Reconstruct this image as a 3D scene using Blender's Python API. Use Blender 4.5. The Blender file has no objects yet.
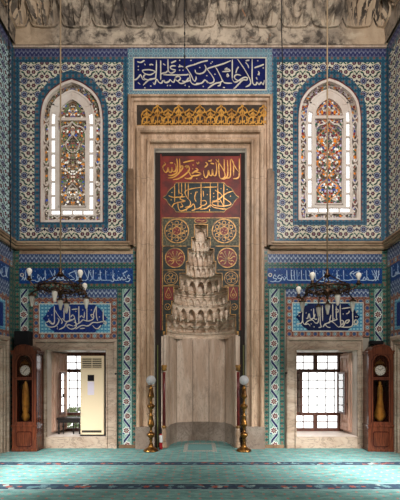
import bpy, math, random
from math import pi, sin, cos, sqrt, atan2
random.seed(7)
SC = bpy.context.scene
COL = SC.collection
D0, F, HX, HY, CAMZ = 7.5, 375.0, 200.0, 375.0, 1.46

def PX(px, Y=0.0): return (px-HX)*(D0+Y)/F
def PZ(py, Y=0.0): return CAMZ+(HY-py)*(D0+Y)/F

# ------------------------------------------------------------------ colour
def lin(c):
    c = c/255.0
    return c/12.92 if c <= .04045 else ((c+.055)/1.055)**2.4
def RGB(r, g, b): return (lin(r), lin(g), lin(b), 1.0)

# ------------------------------------------------------------------ shader expressions
class S:
    """a socket that can be computed with"""
    def __init__(s, t, sock): s.t = t; s.k = sock
    def m(s, op, *a):
        n = s.t.nodes.new('ShaderNodeMath'); n.operation = op
        for i, v in enumerate((s,)+a):
            if isinstance(v, S): s.t.links.new(v.k, n.inputs[i])
            else: n.inputs[i].default_value = float(v)
        return S(s.t, n.outputs[0])
    def __add__(s, o): return s.m('ADD', o)
    __radd__ = __add__
    def __sub__(s, o): return s.m('SUBTRACT', o)
    def __rsub__(s, o): return (s*-1.0)+o
    def __mul__(s, o): return s.m('MULTIPLY', o)
    __rmul__ = __mul__
    def __truediv__(s, o): return s.m('DIVIDE', o)
    def __lt__(s, o): return s.m('LESS_THAN', o)
    def __gt__(s, o): return s.m('GREATER_THAN', o)
    def __and__(s, o): return s.m('MULTIPLY', o)
    def __or__(s, o): return s.m('MAXIMUM', o)
    def abs(s): return s.m('ABSOLUTE')
    def sin(s): return s.m('SINE')
    def cos(s): return s.m('COSINE')
    def sqrt(s): return s.m('SQRT')
    def fract(s): return s.m('FRACT')
    def floor(s): return s.m('FLOOR')
    def mod(s, p): return ((s/p).fract())*p          # always positive
    def cell(s, p, off=0.0):                          # centred local coordinate
        return (((s-off)/p+0.5).fract()-0.5)*p
    def tri(s, p, off=0.0): return s.cell(p, off).abs()

class M:
    def __init__(s, name):
        s.mat = bpy.data.materials.new(name); s.mat.use_nodes = True
        s.t = s.mat.node_tree; s.t.nodes.clear()
        s.out = s.t.nodes.new('ShaderNodeOutputMaterial')
    def n(s, ty, **kw):
        n = s.t.nodes.new(ty)
        for k, v in kw.items(): setattr(n, k, v)
        return n
    def uv(s):
        n = s.n('ShaderNodeUVMap'); n.uv_map = 'UVMap'
        x = s.n('ShaderNodeSeparateXYZ'); s.t.links.new(n.outputs[0], x.inputs[0])
        return S(s.t, x.outputs[0]), S(s.t, x.outputs[1])
    def pos(s):
        n = s.n('ShaderNodeTexCoord'); return n.outputs['Object']
    def vec(s, x, y, z=0.0):
        n = s.n('ShaderNodeCombineXYZ')
        for i, v in enumerate((x, y, z)):
            if isinstance(v, S): s.t.links.new(v.k, n.inputs[i])
            else: n.inputs[i].default_value = v
        return n.outputs[0]
    def scale(s, v, sx, sy, sz):
        n = s.n('ShaderNodeMapping'); n.inputs['Scale'].default_value = (sx, sy, sz)
        s.t.links.new(v, n.inputs['Vector']); return n.outputs[0]
    def noise(s, v, sc, det=4, rough=.55, dist=0.0):
        n = s.n('ShaderNodeTexNoise'); n.inputs['Scale'].default_value = sc
        n.inputs['Detail'].default_value = det; n.inputs['Roughness'].default_value = rough
        n.inputs['Distortion'].default_value = dist
        s.t.links.new(v, n.inputs['Vector']); return S(s.t, n.outputs[0])
    def voro(s, v, sc, feat='F1'):
        n = s.n('ShaderNodeTexVoronoi'); n.feature = feat; n.inputs['Scale'].default_value = sc
        s.t.links.new(v, n.inputs['Vector']); return n
    def ramp(s, fac, stops, interp='LINEAR'):
        n = s.n('ShaderNodeValToRGB'); n.color_ramp.interpolation = interp
        e = n.color_ramp.elements
        e[0].position = stops[0][0]; e[0].color = stops[0][1]
        e[1].position = stops[-1][0]; e[1].color = stops[-1][1]
        for p, c in stops[1:-1]:
            q = e.new(p); q.color = c
        s.t.links.new(fac.k, n.inputs[0]); return n.outputs[0]
    def mix(s, a, b, f, blend='MIX'):
        n = s.n('ShaderNodeMix'); n.data_type = 'RGBA'; n.blend_type = blend
        for v, i in ((a, 6), (b, 7)):
            if isinstance(v, tuple): n.inputs[i].default_value = v
            else: s.t.links.new(v, n.inputs[i])
        if isinstance(f, S): s.t.links.new(f.k, n.inputs[0])
        else: n.inputs[0].default_value = f
        return n.outputs[2]
    def sm(s, x, lo, hi):
        n = s.n('ShaderNodeMapRange'); n.interpolation_type = 'SMOOTHSTEP'
        s.t.links.new(x.k, n.inputs[0]); n.inputs[1].default_value = lo; n.inputs[2].default_value = hi
        return S(s.t, n.outputs[0])
    def bsdf(s, col, rough=.5, metal=0.0, bump=None, bd=.01, spec=.5, sub=0.0, link=True, coat=0.0):
        b = s.n('ShaderNodeBsdfPrincipled')
        if isinstance(col, tuple): b.inputs['Base Color'].default_value = col
        else: s.t.links.new(col, b.inputs['Base Color'])
        if isinstance(rough, S): s.t.links.new(rough.k, b.inputs['Roughness'])
        else: b.inputs['Roughness'].default_value = rough
        b.inputs['Metallic'].default_value = metal
        b.inputs['Specular IOR Level'].default_value = spec
        b.inputs['Coat Weight'].default_value = coat
        if bump is not None:
            n = s.n('ShaderNodeBump'); n.inputs['Distance'].default_value = bd
            n.inputs['Strength'].default_value = 1.0
            s.t.links.new(bump.k, n.inputs['Height']); s.t.links.new(n.outputs[0], b.inputs['Normal'])
        if link: s.t.links.new(b.outputs[0], s.out.inputs[0])
        return b.outputs[0]
    def paint(s, col, *layers):
        for c, f in layers: col = s.mix(col, c, f)
        return col
    def dist(s, x, y): return (x*x+y*y).sqrt()
    def petal(s, x, y, R, n, d=.18, ph=0.0):
        th = y.m('ARCTAN2', x)
        return s.dist(x, y) < ((th*float(n)+ph).cos()*(R*d)+R*(1-d))
    def ell(s, x, y, a, b, ang=0.0):
        c, q = cos(ang), sin(ang)
        u = (x*c+y*q)/a; v = (y*c-x*q)/b
        return (u*u+v*v) < 1.0

def dirty(m, col, amt=.35):
    """kiln variation and wear of old tiles"""
    n = m.noise(m.pos(), 2.3, 5, .6)
    col = m.mix(col, m.ramp(n, [(.3, RGB(120, 108, 96)), (.62, RGB(255, 252, 245))]), amt, 'MULTIPLY')
    u, v = m.uv()
    j = (u.tri(.24) > .1185) | (v.tri(.24) > .1185)
    return m.mix(col, RGB(90, 84, 80), j*.55)

MAT = {}
def mat_simple(name, c, rough=.5, metal=0.0, spec=.5, noise=None, coat=0.0):
    m = M(name); col = RGB(*c)
    if noise:
        sc, c2, lo, hi = noise
        n = m.noise(m.pos(), sc, 5, .6); col = m.mix(col, RGB(*c2), m.sm(n, lo, hi))
    m.bsdf(col, rough, metal, spec=spec*(.4 if metal == 0 else 1), coat=coat); MAT[name] = m.mat; return m.mat

# floral field : cream ground, navy rosettes, red carnations, green leaves
def mk_floral(name, ground=(208, 198, 178)):
    m = M(name); u, v = m.uv()
    P = .27
    a = u.tri(2*P); y = v.cell(P, .05)
    col = RGB(*ground)
    navy = RGB(26, 28, 62); red = RGB(108, 54, 46); green = RGB(34, 84, 62); pale = RGB(160, 166, 190)
    ya = v.cell(P, .05+.09); yb = v.cell(P, .05-.09)
    vine = ((a-.135-((v*(2*pi/P)).sin()*.075)).abs() < .006)
    x0 = a-.135; dk = RGB(30, 30, 54)
    yc = v.cell(P, .05+.135)
    out = m.paint(col,
        (green, vine*.6),
        (dk, m.ell(a-.108, v.cell(P, .05-.10), .044, .017, -.5)), (green, m.ell(a-.108, v.cell(P, .05-.10), .038, .011, -.5)),
        (dk, m.ell(a-.165, v.cell(P, .05+.10), .044, .017, -.5)), (green, m.ell(a-.165, v.cell(P, .05+.10), .038, .011, -.5)),
        (navy, m.ell(a-.222, v.cell(P, .05+.02), .028, .014, .9)),
        (navy, m.ell(a-.05, v.cell(P, .05-.02), .028, .014, -.9)),
        (green, m.ell(a-.235, v.cell(P, .05+.085), .034, .013, .7)),
        (green, m.ell(a-.035, v.cell(P, .05-.085), .034, .013, .7)),
        (navy, m.petal(a-.0, v.cell(P, .05+.0), .032, 4)), (navy, m.petal(a-.27, v.cell(P, .05+.0), .032, 4)),
        (navy, m.petal(a-.135, yc, .02, 5)),
        (dk, m.petal(a, v.cell(P, .05-.125), .026, 4)), (dk, m.petal(a-.27, v.cell(P, .05+.125), .026, 4)),
        (navy, m.petal(x0, y, .074, 10, .08)), (pale, m.dist(x0, y) < .054), (navy, m.dist(x0, y) < .042),
        (pale, m.petal(x0, y, .02, 6)), (red, m.dist(x0, y) < .010),
        (dk, m.petal(a-.052, ya, .045, 6, .12)), (red, m.petal(a-.052, ya, .035, 6, .2)), (pale, m.dist(a-.052, ya) < .009),
        (dk, m.petal(a-.218, yb, .045, 6, .12)), (red, m.petal(a-.218, yb, .035, 6, .2)), (pale, m.dist(a-.220, yb) < .009))
    m.bsdf(dirty(m, out), .25, spec=.22); MAT[name] = m.mat
mk_floral('tile_floral')
mk_floral('tile_floral_lit', (190, 212, 212))  # paler ground puts the left wall's brighter light into the colour

# small repeating border : ground with rosettes on a lattice
def mk_border(name, ground, c1, c2, c3, P=.106, dens=1.0, spec=.22):
    m = M(name); u, v = m.uv()
    x = u.cell(P); y = v.cell(P); x2 = u.cell(P, P/2); y2 = v.cell(P, P/2)
    G = RGB(*ground); A = RGB(*c1); B = RGB(*c2); C = RGB(*c3)
    ln = (((x*x2).abs()-(y*y2).abs()).abs() < P*P*.012)
    out = m.paint(G, (C, ln*.6), (C, m.petal(x, y, P*.34, 6, .2)), (A, m.petal(x, y, P*.25, 6, .2)), (C, m.dist(x, y) < P*.07),
                  (B, m.petal(x2, y2, P*.22, 4, .3)), (C, m.dist(x2, y2) < P*.06),
                  (B, m.ell(x, y2, P*.13, P*.07, .6)*dens))
    m.bsdf(dirty(m, out), .28, spec=spec); MAT[name] = m.mat
mk_border('tile_teal', (28, 68, 90), (134, 78, 62), (28, 36, 70), (72, 118, 132), P=.12)
mk_border('tile_sky', (40, 104, 128), (30, 46, 92), (150, 170, 170), (176, 188, 184), P=.1)
mk_border('tile_green', (32, 70, 60), (132, 66, 52), (24, 44, 76), (88, 124, 108), P=.11)
mk_border('tile_turq', (22, 122, 156), (150, 190, 198), (40, 90, 140), (150, 190, 200), P=.07)
mk_border('tile_navyspeck', (12, 28, 92), (14, 34, 100), (24, 54, 120), (26, 60, 124), P=.14)
mk_border('tile_blue', (12, 44, 100), (16, 52, 114), (40, 86, 136), (30, 72, 128), P=.11)

# red brown border with octagon rosettes
def mk_red():
    m = M('tile_red'); u, v = m.uv(); P = .13
    x = u.cell(P, .02); y = v.cell(P, .05); d = m.dist(x, y)
    alt = ((u+v-.07-P/2+.0)/P).floor()
    k = ((((u-.02)/P+.5).floor()+((v-.05)/P+.5).floor())/2.0).fract() > .25
    inner = m.mix(RGB(52, 92, 136), RGB(150, 182, 186), k)
    out = m.paint(RGB(128, 66, 50), (RGB(164, 150, 134), (d < .053) & (d > .042)), (RGB(112, 54, 44), d < .042))
    out = m.mix(out, inner, m.petal(x, y, .036, 8, .15))
    out = m.paint(out, (RGB(24, 40, 92), m.dist(x, y) < .012), (RGB(40, 70, 90), m.petal(u.cell(P, .02+P/2), v.cell(P, .05+P/2), .022, 4, .3)),
                  (RGB(160, 130, 110), ((x.abs() - y.abs()).abs() < .003) & (d > .055)))
    m.bsdf(dirty(m, out), .28, spec=.2); MAT['tile_red'] = m.mat
mk_red()

# violet-blue cresting band
def mk_crest(name, g=(44, 50, 104), w=(150, 156, 178)):
    m = M(name); u, v = m.uv(); P = .085
    x = u.tri(P); W = RGB(*w)
    y = v.mod(.2)
    out = m.paint(RGB(*g), (W, ((v.cell(.1)-((u*(2*pi/P)).cos()*.03)).abs() < .009)),
                  (W, m.ell(x, v.cell(.1, .03), .012, .026)), (RGB(*g), m.ell(x, v.cell(.1, .03), .006, .014)),
                  (W, m.ell(u.tri(P, P/2), v.cell(.1, -.01), .009, .02)))
    m.bsdf(dirty(m, out, .3), .3, spec=.2); MAT[name] = m.mat
mk_crest('tile_crest', (50, 54, 92), (124, 126, 146)); mk_crest('tile_crest_pale', (56, 72, 108), (160, 168, 178))

# climbing vine strip (u across with 0 at the strip centre)
def mk_vine():
    m = M('tile_vine'); u, v = m.uv(); P = .29; v = v-.06
    w = (v*(pi/P)).sin(); side = (v*(pi/P)).sin()
    y = v.cell(P, 0.0); sgn = ((v/(2*P)).fract() < .5)*2.0-1.0
    xs = u*sgn*-1.0
    cream = RGB(140, 162, 150)
    stem = (u-((v*(pi/P)).cos()*-.078)).abs() < .026
    edge = (u-((v*(pi/P)).cos()*-.078)).abs() < .034
    fx = u+((v*(pi/P)).cos()*-.012)
    out = m.paint(cream,
        (RGB(46, 110, 90), ((u.abs()-.055-((v*(4*pi/P)).sin()*.02)).abs() < .006)),
        (RGB(46, 110, 90), m.ell(xs-.045, v.cell(P, P/2-.06), .03, .012, .8)),
        (RGB(46, 110, 90), m.ell(xs+.055, v.cell(P, P/2+.08), .03, .012, .9)),
        (RGB(26, 36, 98), m.ell(xs-.07, v.cell(P, -.05), .016, .024, .3)),
        (RGB(196, 204, 196), edge & (u.abs() < .07)), (RGB(20, 28, 76), stem & (u.abs() < .066)),
        (RGB(216, 214, 204), m.petal(fx, y, .082, 7, .14)), (RGB(108, 50, 52), m.petal(fx, y, .064, 7, .2)),
        (RGB(196, 170, 160), m.petal(fx, y, .026, 6, .2)), (RGB(60, 110, 90), m.dist(fx, y) < .012))
    m.bsdf(dirty(m, out, .3), .28, spec=.2); MAT['tile_vine'] = m.mat
mk_vine()

# marbles
def mk_marble(name, base, warm, dark, vein=.5, vs=(1, 1, 1), rough=.45, grime=.4, joint=None):
    m = M(name); p = m.pos()
    n1 = m.noise(m.scale(p, *vs), 1.6, 6, .6, .8); n2 = m.noise(p, 9, 6, .65)
    n3 = m.noise(m.scale(p, vs[0]*1.0, vs[1], vs[2]), 2.4, 5, .62, 2.2)
    col = m.mix(RGB(*base), RGB(*warm), m.sm(n1, .38, .62))
    v = m.sm((n3-.5).abs(), .035, .0)
    col = m.mix(col, RGB(*dark), v*vein)
    col = m.mix(col, RGB(*dark), m.sm(n2, .55, .8)*grime)
    col = m.mix(col, RGB(66, 54, 44), m.sm(m.noise(m.scale(p, 1, 1, .5), 1.1, 6, .7), .52, .72)*grime)
    if joint:
        u, w = m.uv()
        col = m.mix(col, RGB(70, 60, 52), (w.tri(joint, .13) < .004)*.7)
    m.bsdf(col, rough, bump=n2, bd=.004, spec=.25); MAT[name] = m.mat
mk_marble('marble_frame', (194, 162, 134), (162, 130, 102), (96, 78, 64), .5, (3.4, 3.4, .55), grime=.6, joint=1.31)
mk_marble('marble_brown', (134, 104, 78), (104, 78, 56), (58, 42, 32), .5, (1, 1, 1), grime=.6)
mk_marble('marble_dark', (112, 92, 74), (84, 66, 52), (50, 40, 32), .5, grime=.6)
mk_marble('marble_ledge', (176, 146, 116), (142, 112, 86), (72, 56, 44), .4, (.6, 1, 3), grime=.55)
mk_marble('marble_niche', (206, 182, 162), (184, 156, 134), (110, 98, 88), .35, (2.6, 2.6, .5), grime=.3, joint=None)
mk_marble('marble_grey', (142, 126, 112), (122, 104, 90), (88, 76, 66), .6, (1.4, 1.4, 1.2), grime=.35)
mk_marble('marble_window', (172, 150, 130), (148, 124, 104), (92, 78, 66), .55, (.7, .7, 2.2), grime=.35)
mk_marble('stone_hood', (232, 208, 184), (198, 168, 142), (96, 84, 76), .6, (.8, .8, 6), grime=.6)
mk_marble('plaster_pale', (216, 202, 190), (202, 184, 170), (150, 134, 122), .1, grime=.12)

def mk_cornice():
    m = M('stone_cornice'); p = m.pos()
    n1 = m.noise(p, .85, 6, .62, .4); n2 = m.noise(p, 4.5, 7, .7, .5); n3 = m.noise(p, 14, 5, .7)
    col = m.mix(RGB(192, 172, 150), RGB(144, 128, 112), m.sm(n1, .4, .6))
    col = m.mix(col, RGB(52, 46, 42), m.sm(n2, .44, .62)*.85)
    col = m.mix(col, RGB(48, 42, 38), m.sm(n3, .6, .72)*.7)
    u_, v_ = m.uv()
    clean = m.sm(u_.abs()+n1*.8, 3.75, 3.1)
    col = m.mix(col, RGB(62, 54, 48), m.sm(v_, 8.38, 8.62)*m.sm(n1, .3, .6)*clean*.75)  # soot that also puts the shells' deep shading into the colour, by height
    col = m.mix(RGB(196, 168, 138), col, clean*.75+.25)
    col = m.mix(col, RGB(182, 120, 78), m.sm(m.noise(p, 3.1, 5, .7, 1.0), .64, .72)*.55)
    col = m.mix(col, RGB(206, 186, 160), m.sm(m.noise(m.scale(p, .4, .4, 1), 2.2, 4, .6), .58, .68)*.6)
    m.bsdf(col, .8, bump=n2, bd=.03, spec=.2); MAT['stone_cornice'] = m.mat
mk_cornice()

def mk_wood(name, c1, c2, rough=.35, coat=0.0, sc=(14, 14, 1.2)):
    m = M(name); n = m.noise(m.scale(m.pos(), *sc), 2.2, 6, .6, .8)
    m.bsdf(m.mix(RGB(*c1), RGB(*c2), m.sm(n, .35, .65)), rough, bump=n, bd=.001, coat=coat, spec=.3); MAT[name] = m.mat
mk_wood('clock_wood', (104, 52, 32), (70, 34, 22), .25, .35)
mk_wood('clock_wood_dark', (74, 30, 18), (48, 20, 12), .25, .3)
mk_wood('window_wood', (104, 62, 46), (70, 40, 30), .45)
mk_wood('shutter_wood', (220, 184, 164), (188, 146, 124), .5)
mk_wood('bench_wood', (40, 30, 26), (26, 20, 18), .4)
mk_wood('jamb_wood', (40, 27, 20), (28, 19, 15), .8)
mk_wood('red_marble', (110, 44, 40), (78, 28, 28), .3, sc=(6, 6, 3))

mat_simple('gold', (206, 146, 62), .34, .25, noise=(9, (150, 98, 40), .4, .7))
mat_simple('gold_dull', (170, 122, 58), .45, .3, noise=(12, (96, 66, 34), .4, .65))
mat_simple('frieze_dark', (52, 42, 34), .6, noise=(6, (78, 62, 50), .45, .7))
mat_simple('brass', (146, 100, 46), .32, .85, noise=(14, (76, 48, 24), .38, .66))
mat_simple('bronze', (64, 46, 34), .36, .8, noise=(20, (110, 78, 50), .5, .7))
mat_simple('black_iron', (24, 21, 20), .5, .4)
mat_simple('cord_tan', (138, 116, 90), .7)
mat_simple('navy_tile', (20, 22, 62), .25, noise=(3, (24, 30, 82), .35, .65))
mat_simple('navy_dark', (20, 26, 56), .25, noise=(3, (24, 34, 72), .35, .65))
mat_simple('script_white', (202, 192, 174), .3, noise=(5, (180, 170, 158), .4, .7))
mat_simple('script_blue', (176, 190, 204), .3, noise=(5, (120, 146, 184), .4, .7))
mat_simple('panel_red', (122, 42, 33), .5, noise=(2.6, (80, 34, 30), .38, .62))
mat_simple('panel_green', (58, 58, 44), .5, noise=(30, (100, 92, 66), .45, .62))
mat_simple('panel_dark', (32, 38, 34), .5, noise=(26, (60, 56, 40), .5, .65))
mat_simple('roundel_dark', (34, 46, 44), .45, noise=(18, (24, 32, 34), .4, .6))
mat_simple('roundel_red', (104, 32, 30), .45)
mat_simple('red_paint', (122, 40, 32), .5)
mat_simple('olive_paint', (92, 92, 50), .5)
mat_simple('dial_white', (246, 244, 240), .4)
mat_simple('ink', (26, 24, 26), .5)
mat_simple('ac_cream', (214, 190, 156), .4)
mat_simple('ac_dark', (46, 38, 30), .5)
mat_simple('display_black', (22, 20, 24), .15)
mat_simple('sticker', (206, 192, 200), .5)
mat_simple('speaker_black', (16, 15, 16), .6)
mat_simple('bulb_white', (236, 226, 210), .35, noise=(20, (212, 198, 180), .4, .7))
mat_simple('bottle_red', (140, 30, 34), .3)
mat_simple('bottle_white', (222, 216, 210), .4)
mat_simple('iron_white', (198, 200, 200), .5)
mat_simple('outside_stone', (226, 224, 216), .8)
mat_simple('leafy', (120, 150, 96), .8, noise=(6, (190, 205, 170), .4, .6))
mat_simple('wall_plaster', (150, 140, 126), .8, noise=(3, (120, 110, 98), .4, .7))
mat_simple('lamp_grey', (150, 140, 128), .3)

def mk_glass(name, tint=(255, 255, 255), g=.07, rough=.02):
    m = M(name); t = m.n('ShaderNodeBsdfTransparent'); t.inputs[0].default_value = RGB(*tint)
    gl = m.n('ShaderNodeBsdfGlossy'); gl.inputs['Roughness'].default_value = rough
    gl.inputs[0].default_value = (1, 1, 1, 1)
    mx = m.n('ShaderNodeMixShader'); fr = m.n('ShaderNodeFresnel'); fr.inputs[0].default_value = 1+g*8
    m.t.links.new(fr.outputs[0], mx.inputs[0])
    m.t.links.new(t.outputs[0], mx.inputs[1]); m.t.links.new(gl.outputs[0], mx.inputs[2])
    m.t.links.new(mx.outputs[0], m.out.inputs[0]); MAT[name] = m.mat
mk_glass('clear_glass'); mk_glass('casement_glass', g=.32); mk_glass('clock_glass', (235, 232, 228), .025)

def mk_frost(name, c, tr=.35):
    m = M(name)
    b = m.bsdf(RGB(*c), .18, link=False); t = m.n('ShaderNodeBsdfTransparent'); t.inputs[0].default_value = RGB(240, 238, 232)
    tl = m.n('ShaderNodeBsdfTranslucent'); tl.inputs[0].default_value = RGB(*c)
    a = m.n('ShaderNodeMixShader'); a.inputs[0].default_value = .5
    m.t.links.new(b, a.inputs[1]); m.t.links.new(tl.outputs[0], a.inputs[2])
    mx = m.n('ShaderNodeMixShader'); mx.inputs[0].default_value = tr
    m.t.links.new(a.outputs[0], mx.inputs[1]); m.t.links.new(t.outputs[0], mx.inputs[2])
    m.t.links.new(mx.outputs[0], m.out.inputs[0]); MAT[name] = m.mat
mk_frost('shade_glass', (244, 236, 222), .12); mk_frost('globe_glass', (232, 230, 232), .25)

# stained glass : mirrored mosaic
def mk_stained(name, stops, orange=0.0, sc=16, milk=.25):
    m = M(name); u, v = m.uv()
    a = u.abs()
    vec = m.vec(a, v, 0.0)
    vo = m.voro(vec, sc); ve = m.voro(vec, sc, 'DISTANCE_TO_EDGE')
    sx = m.n('ShaderNodeSeparateColor'); m.t.links.new(vo.outputs['Color'], sx.inputs[0])
    r = S(m.t, sx.outputs[0])
    col = m.ramp(r, stops, 'CONSTANT')
    if orange:
        P = .52
        w = (a-.12-((v*(2*pi/P)).sin()*.1)).abs() < .018
        w2 = m.ell(a, v.cell(P*2, .13), .05, .09)
        col = m.paint(col, (RGB(226, 158, 60), (w | w2)*orange))
    lead = S(m.t, ve.outputs['Distance']) < .05
    t = m.n('ShaderNodeBsdfTransparent'); m.t.links.new(col, t.inputs[0])
    b = m.bsdf(col, .15, link=False)
    mx = m.n('ShaderNodeMixShader'); mx.inputs[0].default_value = milk
    m.t.links.new(t.outputs[0], mx.inputs[1]); m.t.links.new(b, mx.inputs[2])
    p = m.n('ShaderNodeBsdfDiffuse'); p.inputs[0].default_value = RGB(150, 134, 120)
    m2 = m.n('ShaderNodeMixShader'); m.t.links.new(lead.k, m2.inputs[0])
    m.t.links.new(mx.outputs[0], m2.inputs[1]); m.t.links.new(p.outputs[0], m2.inputs[2])
    m.t.links.new(m2.outputs[0], m.out.inputs[0]); MAT[name] = m.mat
GREY = [(0, RGB(122, 106, 92)), (.28, RGB(158, 144, 124)), (.42, RGB(104, 92, 80)), (.52, RGB(206, 198, 186)), (.64, RGB(90, 120, 190)), (.70, RGB(176, 88, 66)), (.76, RGB(120, 150, 110)), (.84, RGB(232, 228, 220)), (.93, RGB(222, 168, 72))]
COLR = [(0, RGB(120, 104, 88)), (.16, RGB(214, 206, 196)), (.3, RGB(92, 132, 116)), (.42, RGB(176, 84, 74)), (.52, RGB(90, 112, 176)), (.62, RGB(206, 196, 210)), (.72, RGB(138, 96, 116)), (.82, RGB(235, 232, 226)), (.92, RGB(228, 164, 60))]
mk_stained('glass_grey', GREY, 0, 24); mk_stained('glass_left', GREY, .2, 26); mk_stained('glass_right', COLR, .8, 22)
mk_stained('glass_border_right', COLR, 0, 24)

# carpet
def mk_carpet():
    m = M('carpet_teal'); u, v = m.uv(); p = m.pos()
    n = m.noise(m.scale(p, 2, 6, 1), 2.0, 6, .7); n2 = m.noise(p, 60, 3, .7)
    base = m.mix(RGB(72, 106, 100), RGB(106, 140, 132), m.sm(n, .35, .65))
    base = m.mix(base, RGB(50, 84, 84), m.sm(n2, .52, .7)*.6)
    RW = 1.28
    yy = v.cell(RW, -1.31)                      # prayer rows
    dots = (m.dist(u.cell(.26), v.cell(.16, -.02)) < .017) | (m.dist(u.cell(.26, .13), v.cell(.16, .06)) < .017)
    band = (yy.abs() < .12) & (v < -.6)
    base = m.mix(base, RGB(172, 84, 66), dots & (yy.abs() > .2)*.8)
    faint = (v.cell(RW, -1.31+.45).abs() < .03)
    base = m.mix(base, RGB(70, 116, 122), faint*.4)
    vo = m.voro(m.scale(p, 1, 1, 1), 16)
    sx = m.n('ShaderNodeSeparateColor'); m.t.links.new(vo.outputs['Color'], sx.inputs[0])
    bc = m.ramp(S(m.t, sx.outputs[0]), [(0, RGB(34, 52, 64)), (.45, RGB(46, 72, 80)), (.62, RGB(76, 104, 108)), (.72, RGB(34, 48, 66)), (.93, RGB(128, 66, 54)), (.965, RGB(130, 138, 130))], 'CONSTANT')
    bc = m.paint(bc, (RGB(132, 66, 54), m.petal(u.cell(.9, .2), yy, .05, 6, .2)), (RGB(132, 66, 54), m.petal(u.cell(.9, .34), yy, .035, 6, .2)),
                 (RGB(84, 110, 112), m.petal(u.cell(.9, .65), yy, .06, 8, .2)))
    bc = m.mix(bc, RGB(44, 50, 66), (yy.abs() > .1))
    base = m.mix(base, bc, band)
    base = m.mix(base, RGB(140, 152, 148), (((yy.abs()-.135).abs() < .012) & (v < -.6))*.6)
    m.bsdf(base, .8, bump=n2, bd=.004, spec=.3); MAT['carpet_teal'] = m.mat
mk_carpet()
def mk_rug():
    m = M('rug_pattern'); u, v = m.uv()
    n2 = m.noise(m.pos(), 50, 3, .7)
    base = m.mix(RGB(62, 98, 94), RGB(88, 124, 118), n2)
    ax = u.abs(); f = ((u*(2*pi/.09)).sin()*(v*(2*pi/.1)).sin()) > .1
    edge = (ax > .24) | ((v-.06).abs() > .33)
    base = m.mix(base, m.mix(RGB(150, 140, 120), RGB(80, 96, 104), f), edge)
    m.bsdf(base, .85); MAT['rug_pattern'] = m.mat
mk_rug()

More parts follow.
